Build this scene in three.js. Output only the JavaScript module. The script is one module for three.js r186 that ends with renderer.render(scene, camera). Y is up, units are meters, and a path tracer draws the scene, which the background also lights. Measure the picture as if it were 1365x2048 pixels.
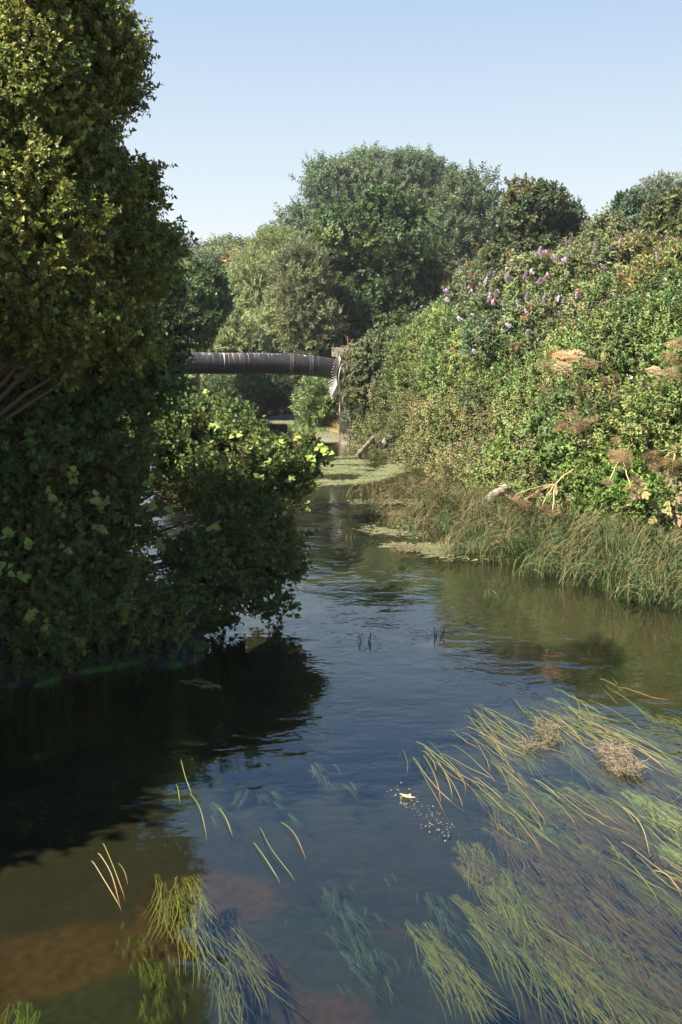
import * as THREE from 'three';
import { mergeGeometries } from 'three/addons/utils/BufferGeometryUtils.js';
import { ImprovedNoise } from 'three/addons/math/ImprovedNoise.js';

// ---------------------------------------------------------------- camera, sky, sun, exposure
const scene = new THREE.Scene();
const EYE = 4.5, PITCH = 9.5 * Math.PI / 180, FOV = 54.4, W0 = 1365, H0 = 2048;
const camera = new THREE.PerspectiveCamera(FOV, W0 / H0, 0.1, 2000);
camera.position.set(0, EYE, 0);
camera.lookAt(0, EYE - Math.sin(PITCH), -Math.cos(PITCH));
const renderer = new THREE.WebGLRenderer({ antialias: true });
renderer.toneMapping = THREE.LinearToneMapping;
const EXPOSURE = 4.5;
renderer.toneMappingExposure = EXPOSURE;
renderer.shadowMap.enabled = true;

const SUN = new THREE.Vector3(-0.60, 0.76, 0.24).normalize();
{
  const w = 512, h = 256, d = new Float32Array(w * h * 4);
  // clear late-summer air: elevation in degrees, radiance as the picture shows it
  const stops = [[-90, .30, .33, .30], [-1, .55, .60, .62], [0, .90, .945, .955], [5, .87, .94, .965], [10, .70, .83, .94], [18, .47, .64, .88], [24, .28, .50, .86], [32, .16, .38, .83], [50, .10, .28, .70], [90, .085, .22, .54]];
  const at = (e) => { let i = 0; while (i < stops.length - 2 && e > stops[i + 1][0]) i++; const a = stops[i], b = stops[i + 1], t = Math.min(1, Math.max(0, (e - a[0]) / (b[0] - a[0]))); return [1, 2, 3].map((k) => a[k] + (b[k] - a[k]) * t); };
  for (let r = 0; r < h; r++) {
    const up = ((r + .5) / h - .5) * Math.PI, c = at(up * 180 / Math.PI);
    for (let k = 0; k < w; k++) {
      const az = ((k + .5) / w - .5) * 2 * Math.PI, x = Math.cos(az) * Math.cos(up), z = Math.sin(az) * Math.cos(up);
      const cs = Math.max(0, x * SUN.x + Math.sin(up) * SUN.y + z * SUN.z), g = up > 0 ? .35 * Math.pow(cs, 24) : 0;
      for (let j = 0; j < 3; j++) d[(r * w + k) * 4 + j] = (c[j] + g) / EXPOSURE;
      d[(r * w + k) * 4 + 3] = 1;
    }
  }
  const t = new THREE.DataTexture(d, w, h, THREE.RGBAFormat, THREE.FloatType);
  t.mapping = THREE.EquirectangularReflectionMapping; t.magFilter = THREE.LinearFilter; t.needsUpdate = true;
  scene.background = t; scene.environment = t;
}
const sun = new THREE.DirectionalLight(new THREE.Color(1, .93, .80), 5);
sun.name = 'sun';
sun.position.copy(SUN).multiplyScalar(120).add(new THREE.Vector3(0, 0, -30));
sun.target.position.set(0, 0, -30);
sun.castShadow = true; sun.shadow.mapSize.set(4096, 4096);
Object.assign(sun.shadow.camera, { left: -60, right: 60, top: 70, bottom: -70, near: 1, far: 320 });
scene.add(sun, sun.target);

// ---------------------------------------------------------------- small helpers
const rngOf = (s) => () => { s = (s + 0x6d2b79f5) | 0; let t = Math.imul(s ^ (s >>> 15), 1 | s); t = (t + Math.imul(t ^ (t >>> 7), 61 | t)) ^ t; return ((t ^ (t >>> 14)) >>> 0) / 4294967296; };
const R = rngOf(7), rr = (a, b) => a + (b - a) * R(), pick = (a) => a[Math.floor(R() * a.length)];
const V = (x, y, z) => new THREE.Vector3(x, y, z), lerp = (a, b, t) => a + (b - a) * t, clamp = (x, a, b) => Math.min(b, Math.max(a, x));
const smooth = (a, b, x) => { const t = clamp((x - a) / (b - a), 0, 1); return t * t * (3 - 2 * t); };
const PN = new ImprovedNoise(), noise = (x, y = 0, z = 0) => PN.noise(x + 31.7, y + 11.3, z + 5.1);
const fbm = (x, y, o = 4) => { let s = 0, a = 1, n = 0; for (let i = 0; i < o; i++) { s += a * noise(x, y, i * 7.3); n += a; a *= .5; x *= 2.03; y *= 2.03; } return s / n; };
const interp = (pts, t) => { if (t <= pts[0][0]) return pts[0][1]; for (let i = 0; i < pts.length - 1; i++) if (t <= pts[i + 1][0]) return lerp(pts[i][1], pts[i + 1][1], (t - pts[i][0]) / (pts[i + 1][0] - pts[i][0])); return pts[pts.length - 1][1]; };
// survey: a point of the place from a photo reading and its distance in metres in front of the bridge, or its height
const FPX = H0 / 2 / Math.tan(FOV * Math.PI / 360), SP = Math.sin(PITCH), CP = Math.cos(PITCH);
const ray = (px, py) => { const a = (px - W0 / 2) / FPX, b = (H0 / 2 - py) / FPX; return V(a, b * CP - SP, -(CP + b * SP)); };
const at = (px, py, dist) => { const d = ray(px, py); return d.multiplyScalar(dist / -d.z).add(V(0, EYE, 0)); };
const onWater = (px, py, h = 0) => { const d = ray(px, py); return d.multiplyScalar((EYE - h) / -d.y).add(V(0, EYE, 0)); };

const used = {};
const numbered = (n) => { used[n] = (used[n] ?? -1) + 1; return used[n] ? n + '_' + String(used[n]).padStart(3, '0') : n; };
function tag(o, label, category, group, kind) { if (label) o.userData.label = label; if (category) o.userData.category = category; if (group) o.userData.group = group; if (kind) o.userData.kind = kind; return o; }
function thing(name, label, category, pos = V(0, 0, 0), group) { const g = new THREE.Group(); g.name = numbered(name); g.position.copy(pos); scene.add(g); return tag(g, label, category, group); }
function mesh(name, geo, mat, parent = scene) { const m = new THREE.Mesh(geo, mat); m.name = parent === scene ? numbered(name) : name; m.castShadow = m.receiveShadow = true; parent.add(m); return m; }
const structure = (name, geo, mat, label) => tag(mesh(name, geo, mat), label, null, null, 'structure');

// soup: triangles with vertex colours
class Soup {
  constructor() { this.p = []; this.c = []; this.uv = []; }
  tri(a, b, c, col, colB = col, colC = col) { for (const v of [a, b, c]) this.p.push(v.x, v.y, v.z); this.c.push(...col, ...colB, ...colC); }
  quad(a, b, c, d, col, col2 = col) { this.tri(a, b, c, col, col, col2); this.tri(a, c, d, col, col2, col2); }
  geo(origin) {
    const g = new THREE.BufferGeometry(), p = new Float32Array(this.p);
    if (origin) for (let i = 0; i < p.length; i += 3) { p[i] -= origin.x; p[i + 1] -= origin.y; p[i + 2] -= origin.z; }
    g.setAttribute('position', new THREE.BufferAttribute(p, 3)); g.setAttribute('color', new THREE.BufferAttribute(new Float32Array(this.c), 3)); g.computeVertexNormals();
    return g;
  }
  // tapered tube along points
  tube(pts, r0, r1, sides, col, col2 = col) {
    let prev = null, n = pts.length;
    const side = V(0, 0, 0), up = V(0, 0, 0), dir = V(0, 0, 0);
    for (let i = 0; i < n; i++) {
      dir.copy(pts[Math.min(i + 1, n - 1)]).sub(pts[Math.max(i - 1, 0)]).normalize();
      if (i === 0) side.set(Math.abs(dir.y) > .9 ? 1 : 0, Math.abs(dir.y) > .9 ? 0 : 1, 0);
      up.copy(side).addScaledVector(dir, -side.dot(dir)).normalize(); side.copy(up);
      const bi = V(0, 0, 0).crossVectors(dir, up), rad = lerp(r0, r1, i / (n - 1)), ring = [];
      for (let k = 0; k < sides; k++) { const a = k / sides * 2 * Math.PI; ring.push(V(0, 0, 0).copy(pts[i]).addScaledVector(up, Math.cos(a) * rad).addScaledVector(bi, Math.sin(a) * rad)); }
      const ca = mixc(col, col2, Math.max(0, (i - 1) / (n - 1))), cb = mixc(col, col2, i / (n - 1));
      if (prev) for (let k = 0; k < sides; k++) { const k2 = (k + 1) % sides; this.tri(prev[k], prev[k2], ring[k2], ca, ca, cb); this.tri(prev[k], ring[k2], ring[k], ca, cb, cb); }
      prev = ring;
    }
  }
}
const mixc = (a, b, t) => [lerp(a[0], b[0], t), lerp(a[1], b[1], t), lerp(a[2], b[2], t)];
const bend = (a, b, sag, n = 6, jig = 0) => { const o = []; for (let i = 0; i <= n; i++) { const t = i / n, p = V(0, 0, 0).lerpVectors(a, b, t); p.y += sag * 4 * t * (1 - t); if (jig && i && i < n) p.add(V(rr(-jig, jig), rr(-jig, jig), rr(-jig, jig))); o.push(p); } return o; };

// ---------------------------------------------------------------- textures (colour and grain only)
function dataTex(w, h, fn, srgb) { const d = new Uint8Array(w * h * 4); for (let y = 0; y < h; y++) for (let x = 0; x < w; x++) { const c = fn(x, y); for (let k = 0; k < 3; k++) d[(y * w + x) * 4 + k] = clamp(Math.round(c[k] * 255), 0, 255); d[(y * w + x) * 4 + 3] = 255; } const t = new THREE.DataTexture(d, w, h); t.wrapS = t.wrapT = THREE.RepeatWrapping; t.magFilter = THREE.LinearFilter; if (srgb) t.colorSpace = THREE.SRGBColorSpace; t.needsUpdate = true; return t; }
// tileable value noise lattice
function tileNoise(n, seed) { const r = rngOf(seed), g = new Float32Array(n * n).map(() => r()); return (u, v) => { u = (u - Math.floor(u)) * n; v = (v - Math.floor(v)) * n; const x = Math.floor(u), y = Math.floor(v), fx = u - x, fy = v - y, sx = fx * fx * (3 - 2 * fx), sy = fy * fy * (3 - 2 * fy), x1 = (x + 1) % n, y1 = (y + 1) % n; return lerp(lerp(g[y * n + x], g[y * n + x1], sx), lerp(g[y1 * n + x], g[y1 * n + x1], sx), sy); }; }
const tnA = tileNoise(16, 3), tnB = tileNoise(48, 4), tnC = tileNoise(128, 5), tnD = tileNoise(7, 6), tnE = tileNoise(256, 8);
const grain = dataTex(512, 512, (x, y) => { const u = x / 512, v = y / 512, s = .35 * tnA(u, v) + .3 * tnB(u, v) + .35 * tnC(u, v); return [s, s, s]; });

// ---------------------------------------------------------------- materials
const leafMat = (trans, coat, name) => new THREE.MeshPhysicalMaterial({ name, color: 0xffffff, vertexColors: true, roughness: 1, specularIntensity: .2, transmission: trans, thickness: 0, clearcoat: coat, clearcoatRoughness: .38, side: THREE.DoubleSide });
const M = {
  leaf: leafMat(.36, .3, 'leaf'), matte: leafMat(.28, .14, 'soft leaf'), gloss: leafMat(.34, .5, 'glossy leaf'),
  bark: new THREE.MeshStandardMaterial({ name: 'bark', vertexColors: true, roughness: .95 }),
  dry: new THREE.MeshStandardMaterial({ name: 'dry stem', vertexColors: true, roughness: .9, side: THREE.DoubleSide }),
  reed: new THREE.MeshPhysicalMaterial({ name: 'reed', vertexColors: true, roughness: .8, specularIntensity: .4, clearcoat: .06, clearcoatRoughness: .35, side: THREE.DoubleSide }),
  weed: new THREE.MeshPhysicalMaterial({ name: 'weed', vertexColors: true, roughness: 1, transmission: .4, thickness: 0, side: THREE.DoubleSide }),
};

// ---------------------------------------------------------------- the lie of the land
const dOf = (z) => -z;
const XR = [[-12, 11.5], [10, 10], [22.9, 7.8], [29, 5.6], [37.7, 2.9], [45.5, 1.1], [52, 0.2], [60, -.6], [76, -2.2], [84, -5], [88, -14]];
const XL = [[-12, -6.2], [13, -6.2], [25, -7], [45, -9], [76, -11], [84, -13], [88, -14]];
const xr = (d) => interp(XR, d), xl = (d) => interp(XL, d);
function groundY(x, z) {
  const d = dOf(z), uR = x - xr(d), uL = xl(d) - x;
  let h;
  if (uR > -.6 && d < 88) {
    const crest = interp([[0, 4.8], [20, 5.2], [30, 5.6], [45.5, 5.0], [49, 3], [54, 2.2], [90, 1.2]], d), run = interp([[0, 5.5], [20, 5], [30, 4.4], [38, 3.5], [42, 2.8], [46, 2.4], [54, 4], [90, 4]], d);
    h = -2 + 2 * smooth(-.6, 0.05, uR) + crest * (uR <= 0 ? 0 : Math.min(1, .18 * smooth(0, .5, uR) + .82 * smooth(-.15 * run, run * 1.05, uR) * 1.0)) ;
    if (uR > run) h += (uR - run) * .05;
  } else if (uL > -.6 && d < 88) {
    h = -2 + 2 * smooth(-.6, .05, uL) + 1.3 * smooth(0, 3.5, uL) + Math.max(0, uL - 3) * .06;
  } else h = d >= 88 ? .4 : -2;
  if (d > 84) h = lerp(h, 1.2, smooth(84, 92, d));
  h += 13 * smooth(105, 190, d) * smooth(60, -20, x);
  if (h > -.5) h += .18 * fbm(x * .35, z * .35, 3) * smooth(-.4, .6, h);
  return h;
}
function grid(xs, zs, yf, uvs) {
  const nx = xs.length, nz = zs.length, p = new Float32Array(nx * nz * 3), uv = new Float32Array(nx * nz * 2), idx = [];
  for (let j = 0; j < nz; j++) for (let i = 0; i < nx; i++) { const k = j * nx + i; p[k * 3] = xs[i]; p[k * 3 + 1] = yf(xs[i], zs[j]); p[k * 3 + 2] = zs[j]; uv[k * 2] = xs[i] / uvs; uv[k * 2 + 1] = zs[j] / uvs; }
  for (let j = 0; j < nz - 1; j++) for (let i = 0; i < nx - 1; i++) { const a = j * nx + i, b = a + 1, c = a + nx, e = c + 1; idx.push(a, c, b, b, c, e); }
  const g = new THREE.BufferGeometry(); g.setAttribute('position', new THREE.BufferAttribute(p, 3)); g.setAttribute('uv', new THREE.BufferAttribute(uv, 2)); g.setIndex(idx); g.computeVertexNormals(); return g;
}
const span = (a, b, step) => { const o = []; for (let x = a; x < b - 1e-6; x += step(x)) o.push(x); o.push(b); return o; };
const xsG = [-600, -400, -250, -160, -100, ...span(-70, 70, (x) => Math.abs(x) < 20 ? .4 : 2), 100, 160, 250, 400, 600];
const zsG = [-900, -600, -400, -300, ...span(-240, 12, (z) => z > -95 ? .5 : 4), 60, 200];
const soilTex = dataTex(512, 512, (x, y) => { const u = x / 512, v = y / 512, a = .5 * tnA(u, v) + .5 * tnB(u, v), b = tnC(u, v); return [.30 + .12 * a + .1 * (b - .5), .265 + .1 * a + .09 * (b - .5), .2 + .07 * a + .07 * (b - .5)]; }, true);
structure('ground', grid(xsG, zsG, groundY, 3), new THREE.MeshStandardMaterial({ name: 'soil', map: soilTex, bumpMap: grain, bumpScale: .05, roughness: 1 }), 'brown soil of the river banks and the land beyond');

// riverbed: brown silt and gravel with dull green algal film in drifts
const bedTex = dataTex(1024, 1024, (x, y) => {
  const u = x / 1024, v = y / 1024, a = tnD(u + .1 * tnA(u, v), v), b = tnA(u + .03 * tnB(u, v), v), c = tnC(u, v), e = tnE(u, v), k = smooth(.5, .66, .6 * a + .4 * b), p = .75 + .25 * c + .35 * (e - .5);
  return mixc([.20 * p, .13 * p, .075 * p], [.09 * p, .11 * p, .075 * p], k);
}, true);
const bedY = (x, z) => -.52 - .45 * smooth(-9, -13, z) * smooth(-36, -28, z) * smooth(9, 5, x) - .1 * fbm(x * .3, z * .2, 3) + .08 * fbm(x * 1.3, z * .9, 2);
const bedGeo = grid(span(-16, 14, (x) => Math.abs(x) < 8 ? .12 : .4), span(-92, 8, (z) => z > -26 ? .12 : .6), bedY, 9);
{ // amber gravel patches; the rest painted dark blue-green for light lost in deep water
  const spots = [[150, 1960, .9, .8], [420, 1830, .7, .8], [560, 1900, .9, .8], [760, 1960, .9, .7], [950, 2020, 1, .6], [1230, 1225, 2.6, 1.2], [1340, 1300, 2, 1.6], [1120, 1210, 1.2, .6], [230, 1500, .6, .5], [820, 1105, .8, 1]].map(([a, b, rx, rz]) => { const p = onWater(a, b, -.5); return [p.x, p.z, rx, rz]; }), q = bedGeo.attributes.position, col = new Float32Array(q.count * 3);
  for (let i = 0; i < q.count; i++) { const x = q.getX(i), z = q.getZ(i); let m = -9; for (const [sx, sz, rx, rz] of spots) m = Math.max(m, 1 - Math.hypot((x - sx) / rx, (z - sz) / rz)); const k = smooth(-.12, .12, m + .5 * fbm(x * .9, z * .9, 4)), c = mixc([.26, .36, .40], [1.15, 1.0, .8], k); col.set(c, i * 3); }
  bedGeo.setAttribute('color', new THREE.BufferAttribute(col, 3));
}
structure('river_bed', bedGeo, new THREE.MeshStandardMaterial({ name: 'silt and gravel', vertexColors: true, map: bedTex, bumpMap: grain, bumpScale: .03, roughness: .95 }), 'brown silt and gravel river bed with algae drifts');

// water: a sheet with real long waves and a fine ripple relief
const rippleTex = (() => {
  const n = 1024, h = new Float32Array(n * n), r = rngOf(21), waves = [];
  for (let i = 0; i < 90; i++) { const k = Math.pow(r(), 1.3) * 60 + 6, a = (r() - .5) * 2.6 + Math.PI / 2; waves.push([Math.round(k * Math.cos(a) * .75), Math.round(k * Math.sin(a)), r() * 6.28, Math.pow(k, -1.15)]); }
  for (let y = 0; y < n; y++) for (let x = 0; x < n; x++) {
    const u = x / n, v = y / n, wu = u + .02 * tnA(u, v), wv = v + .02 * tnA(v, u);
    let s = 0; for (const w of waves) s += w[3] * Math.sin(6.28318 * (w[0] * wu + w[1] * wv) + w[2]);
    h[y * n + x] = s * (.25 + 1.1 * smooth(.3, .75, tnD(u, v) * .6 + tnA(u, v) * .4)) + .05 * (tnC(u, v) - .5);
  }
  let lo = 1e9, hi = -1e9; for (const s of h) { lo = Math.min(lo, s); hi = Math.max(hi, s); }
  const t = dataTex(n, n, (x, y) => { const s = (h[y * n + x] - lo) / (hi - lo); return [s, s, s]; }); return t;
})();
const waveY = (x, z) => .007 * fbm(x * .5, z * .7, 2) + .0022 * noise(x * 2.1, z * 3.3) + .0015 * noise(x * 5, z * 7, 4);
const water = new THREE.MeshPhysicalMaterial({ name: 'river water', color: new THREE.Color().setRGB(.58, .61, .45), roughness: .03, transmission: 1, thickness: 0, ior: 1.64, bumpMap: rippleTex, bumpScale: .007, side: THREE.DoubleSide });
structure('river_water', grid(span(-16, 14, () => .12), span(-92, 8, (z) => z > -28 ? .12 : .3), waveY, 4.2), water, 'clear rippled river water mirroring the blue sky');

// ---------------------------------------------------------------- leaves and sprigs
const LEAF = {
  poplar: [[.0, 0], [.42, .2], [.40, .42], [.18, .74], [0, 1]], oval: [[0, 0], [.24, .22], [.30, .5], [.19, .8], [0, 1]], lance: [[0, 0], [.1, .2], [.13, .45], [.08, .75], [0, 1]],
  maple: [[0, .02], [.34, -.06], [.26, .16], [.56, .36], [.27, .48], [.24, .72], [0, 1]], broad: [[0, 0], [.36, .12], [.44, .4], [.26, .78], [0, 1]],
};
// one leaf: stalk point, direction, face normal
function leafInto(s, type, o, dir, nor, len, wid, fold, droop, col) {
  const out = LEAF[type], side = V(0, 0, 0).crossVectors(dir, nor).normalize(), f = (w, t) => V(0, 0, 0).copy(o).addScaledVector(dir, t * len).addScaledVector(side, w * wid * len).addScaledVector(nor, Math.abs(w) * fold * len - droop * len * t * t);
  for (const q of [1, -1]) for (let i = 0; i < out.length - 1; i++) {
    const a = out[i], b = out[i + 1], m0 = f(0, a[1]), m1 = f(0, b[1]), A = f(q * a[0], a[1]), B = f(q * b[0], b[1]);
    if (a[0] > 0) s.tri(m0, q > 0 ? A : m1, q > 0 ? m1 : A, col);
    if (b[0] > 0) s.tri(A, q > 0 ? B : m1, q > 0 ? m1 : B, col);
  }
}
function sprig({ type = 'oval', n = 9, len = .4, leaf = .1, wid = 1, ang = .95, droop = .15, stem = [.16, .11, .06], tone = .35, seed = 1, spread = 0, r = .003 }) {
  const g = rngOf(seed * 97 + 5), s = new Soup(), q = (a, b) => a + (b - a) * g();
  const top = V(q(-.1, .1) * len, len, q(-.1, .1) * len), mid = V(q(-.06, .06) * len, len * .5, q(-.06, .06) * len);
  s.tube([V(0, 0, 0), mid, top], r * 1.6, r * .6, 3, stem);
  for (let i = 0; i < n; i++) {
    const t = .12 + .88 * (i + 1) / n, az = i * 2.4 + q(-.4, .4), last = i === n - 1, an = (last ? .2 : ang) + q(-.25, .25), rad = V(Math.cos(az), 0, Math.sin(az));
    const o = t < .5 ? V(0, 0, 0).lerpVectors(V(0, 0, 0), mid, t * 2) : V(0, 0, 0).lerpVectors(mid, top, t * 2 - 1);
    if (spread) o.add(V(q(-1, 1), q(-.5, .5), q(-1, 1)).multiplyScalar(spread));
    const dir = V(0, Math.cos(an), 0).addScaledVector(rad, Math.sin(an)).normalize(), nor = V(0, Math.sin(an), 0).addScaledVector(rad, -Math.cos(an)).applyAxisAngle(dir, q(-.9, .9)).normalize();
    const k = 1 + tone * q(-1, 1);
    leafInto(s, type, o, dir, nor, leaf * q(.7, 1.2), wid, q(.05, .35), droop * q(.3, 1.6), [k * q(.92, 1.1), k, k * q(.85, 1.1)]);
  }
  return s.geo();
}
const UPV = V(0, 1, 0), _m = new THREE.Matrix4(), _q = new THREE.Quaternion(), _q2 = new THREE.Quaternion(), _s = V(0, 0, 0), _c = new THREE.Color();
function copies(name, geo, mat, list, parent, origin) {
  const im = new THREE.InstancedMesh(geo, mat, list.length); im.name = name; im.castShadow = im.receiveShadow = true;
  list.forEach((e, i) => {
    _q.setFromUnitVectors(UPV, e.axis); _q2.setFromAxisAngle(UPV, e.roll ?? 0); _q.multiply(_q2);
    const p = e.p.clone(); if (origin) p.sub(origin);
    if (e.sv) _s.copy(e.sv); else _s.setScalar(e.s);
    _m.compose(p, _q, _s); im.setMatrixAt(i, _m); im.setColorAt(i, _c.setRGB(...e.c));
  });
  im.userData.kind = 'stuff'; (parent ?? scene).add(im); if (!parent) im.name = numbered(name); return im;
}
const unit = () => { const z = rr(-1, 1), a = rr(0, 6.2832), s = Math.sqrt(1 - z * z); return V(s * Math.cos(a), z, s * Math.sin(a)); };
// sprigs over a lump of foliage
function lump(list, c, r, n, { tints, outw = 1, upw = .5, jit = .6, s0 = .8, s1 = 1.25, inner = .45, minY = -1, tone }) {
  const k = tone ?? rr(.8, 1.2), base = pick(tints), other = pick(tints);
  for (let i = 0; i < n; i++) {
    const d = unit(), f = (R() < .05 ? rr(1.1, 1.5) : 1) * lerp(inner, 1, Math.sqrt(R())) * (1 + .12 * noise(d.x * 2.3 + c.x, d.y * 2.3 + c.y, d.z * 2.3)), p = V(c.x + d.x * r.x * f, c.y + d.y * r.y * f, c.z + d.z * r.z * f);
    if (p.y < minY) continue;
    const axis = V(d.x / r.x, d.y / r.y, d.z / r.z).normalize().multiplyScalar(outw).addScaledVector(UPV, upw).addScaledVector(unit(), jit).normalize();
    const q = k * rr(.78, 1.25), col = mixc(base, other, R() * R());
    list.push({ p, axis, roll: rr(0, 6.28), s: rr(s0, s1), c: [col[0] * q * rr(.92, 1.08), col[1] * q, col[2] * q * rr(.85, 1.15)] });
  }
}
const BARK = [.12, .09, .065], BARKD = [.07, .055, .04];
/* a tree: shapes = [[centre, radii, number of boughs, bough radius]], boughs carry sprigs and hang on limbs from the trunk */
function tree(name, label, category, { base, top, r0 = .3, shapes, sprigGeo, mat = M.leaf, per = 120, tints, bark = BARK, group, limbs = .5, o = {}, twigs = 0, spray = 0, sprayLen = 1.7, squash = .8, minY = -1, trunks = null, shell = .62 }) {
  const g = thing(name, label, category, base, group), list = [], wood = new Soup(), trunk = new Soup();
  const spine = bend(base, top, 0, 7, r0 * .5);
  trunk.tube(spine, r0 * 1.15, r0 * .25, 9, bark);
  const hold = (p) => spine[clamp(Math.floor((p.y - base.y) / (top.y - base.y) * 7 - 1.2), 0, 6)];
  for (const [c, r, n, br] of shapes) for (let i = 0; i < n; i++) {
    const d = unit(), f = lerp(shell, 1, Math.sqrt(R())), bc = V(c.x + d.x * r.x * f, c.y + d.y * r.y * f, c.z + d.z * r.z * f);
    if (bc.y < minY + br * .4) bc.y = minY + br * .4;
    const rad = br * rr(.7, 1.25), rv = V(rad * rr(.85, 1.3), rad * squash * rr(.8, 1.2), rad * rr(.85, 1.3));
    lump(list, bc, rv, Math.round(per * rr(.8, 1.2) * (rad / br) ** 2), { tints, minY, ...o });
    if (R() < limbs) { const lb = new Soup(); lb.tube(bend(hold(bc).clone(), bc, -.05 * rad, 5, rad * .12), r0 * .2, r0 * .04, 5, bark); mesh('limb', lb.geo(base), M.bark, g); }
    for (let k = 0; k < spray; k++) {
      const d2 = unit(); d2.y = d2.y * .6 + .35; d2.normalize(); const L = rad * rr(.9, sprayLen), tip = bc.clone().addScaledVector(d2, L), m = Math.ceil(L / rad * 5), base2 = pick(tints), kk = rr(.8, 1.25);
      if (tip.y < minY + .1) continue;
      for (let j = 0; j < m; j++) { const t = lerp(.35, 1, (j + R()) / m); list.push({ p: bc.clone().lerp(tip, t).add(V(rr(-.06, .06), rr(-.06, .06), rr(-.06, .06)).multiplyScalar(rad * 2)), axis: d2.clone().multiplyScalar(.9).addScaledVector(unit(), .75).normalize(), roll: rr(0, 6.28), s: rr(.6, 1) * (o.s0 ? (o.s0 + o.s1) / 2 : 1), c: base2.map((x) => x * kk * rr(.85, 1.15)) }); }
    }
    for (let k = 0; k < twigs; k++) { const d2 = unit(); d2.y = Math.abs(d2.y) * .7; wood.tube(bend(bc.clone().addScaledVector(d2, -rad * .3), V(bc.x + d2.x * rv.x, bc.y + d2.y * rv.y, bc.z + d2.z * rv.z), rr(-.05, .08), 4, rad * .05), .012, .003, 4, o.twig ?? bark); }
  }
  mesh('trunk', trunk.geo(base), M.bark, g);
  if (wood.p.length) mesh('twigs', wood.geo(base), M.bark, g).userData.kind = 'stuff';
  copies('crown', sprigGeo, mat, list, g, base);
  return g;
}
const E = (px, py, dist, rx, ry, rz, n, br) => [at(px, py, dist), V(rx, ry, rz), n, br];

const SP_ = {
  poplar: sprig({ type: 'poplar', n: 13, len: .32, leaf: .062, wid: 1, ang: 1.0, droop: .25, seed: 1, stem: [.22, .14, .06] }),
  bigpoplar: sprig({ type: 'poplar', n: 10, len: .32, leaf: .078, wid: 1.05, ang: 1.05, droop: .2, seed: 2, stem: [.2, .13, .06] }),
  cool: sprig({ type: 'broad', n: 9, len: .32, leaf: .085, wid: .85, ang: 1.1, droop: .25, seed: 3 }),
  ash: sprig({ type: 'oval', n: 22, len: .8, leaf: .2, wid: .8, ang: .95, droop: .35, seed: 4, spread: .12 }),
  maple: sprig({ type: 'maple', n: 14, len: .5, leaf: .16, wid: 1, ang: 1.15, droop: .3, seed: 5, spread: .08 }),
  willow: sprig({ type: 'lance', n: 26, len: .8, leaf: .2, wid: 1.1, ang: .6, droop: .15, seed: 6, spread: .1, stem: [.2, .18, .08] }),
  bramble: sprig({ type: 'broad', n: 11, len: .26, leaf: .075, wid: .85, ang: 1.15, droop: .3, seed: 7, spread: .03 }),
  nettle: sprig({ type: 'oval', n: 14, len: .5, leaf: .1, wid: .75, ang: 1.1, droop: .35, seed: 8, stem: [.2, .15, .07] }),
  buddleia: sprig({ type: 'lance', n: 13, len: .42, leaf: .14, wid: 1.3, ang: .8, droop: .25, seed: 9, stem: [.22, .16, .09] }),
  dry: sprig({ type: 'lance', n: 8, len: .5, leaf: .12, wid: .9, ang: .9, droop: .5, seed: 10, stem: [.3, .2, .1] }),
  dock: sprig({ type: 'lance', n: 9, len: .3, leaf: .22, wid: 1.7, ang: .75, droop: .35, seed: 11, stem: [.14, .17, .06], r: .006 }),
};
console.log('base done');
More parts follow.
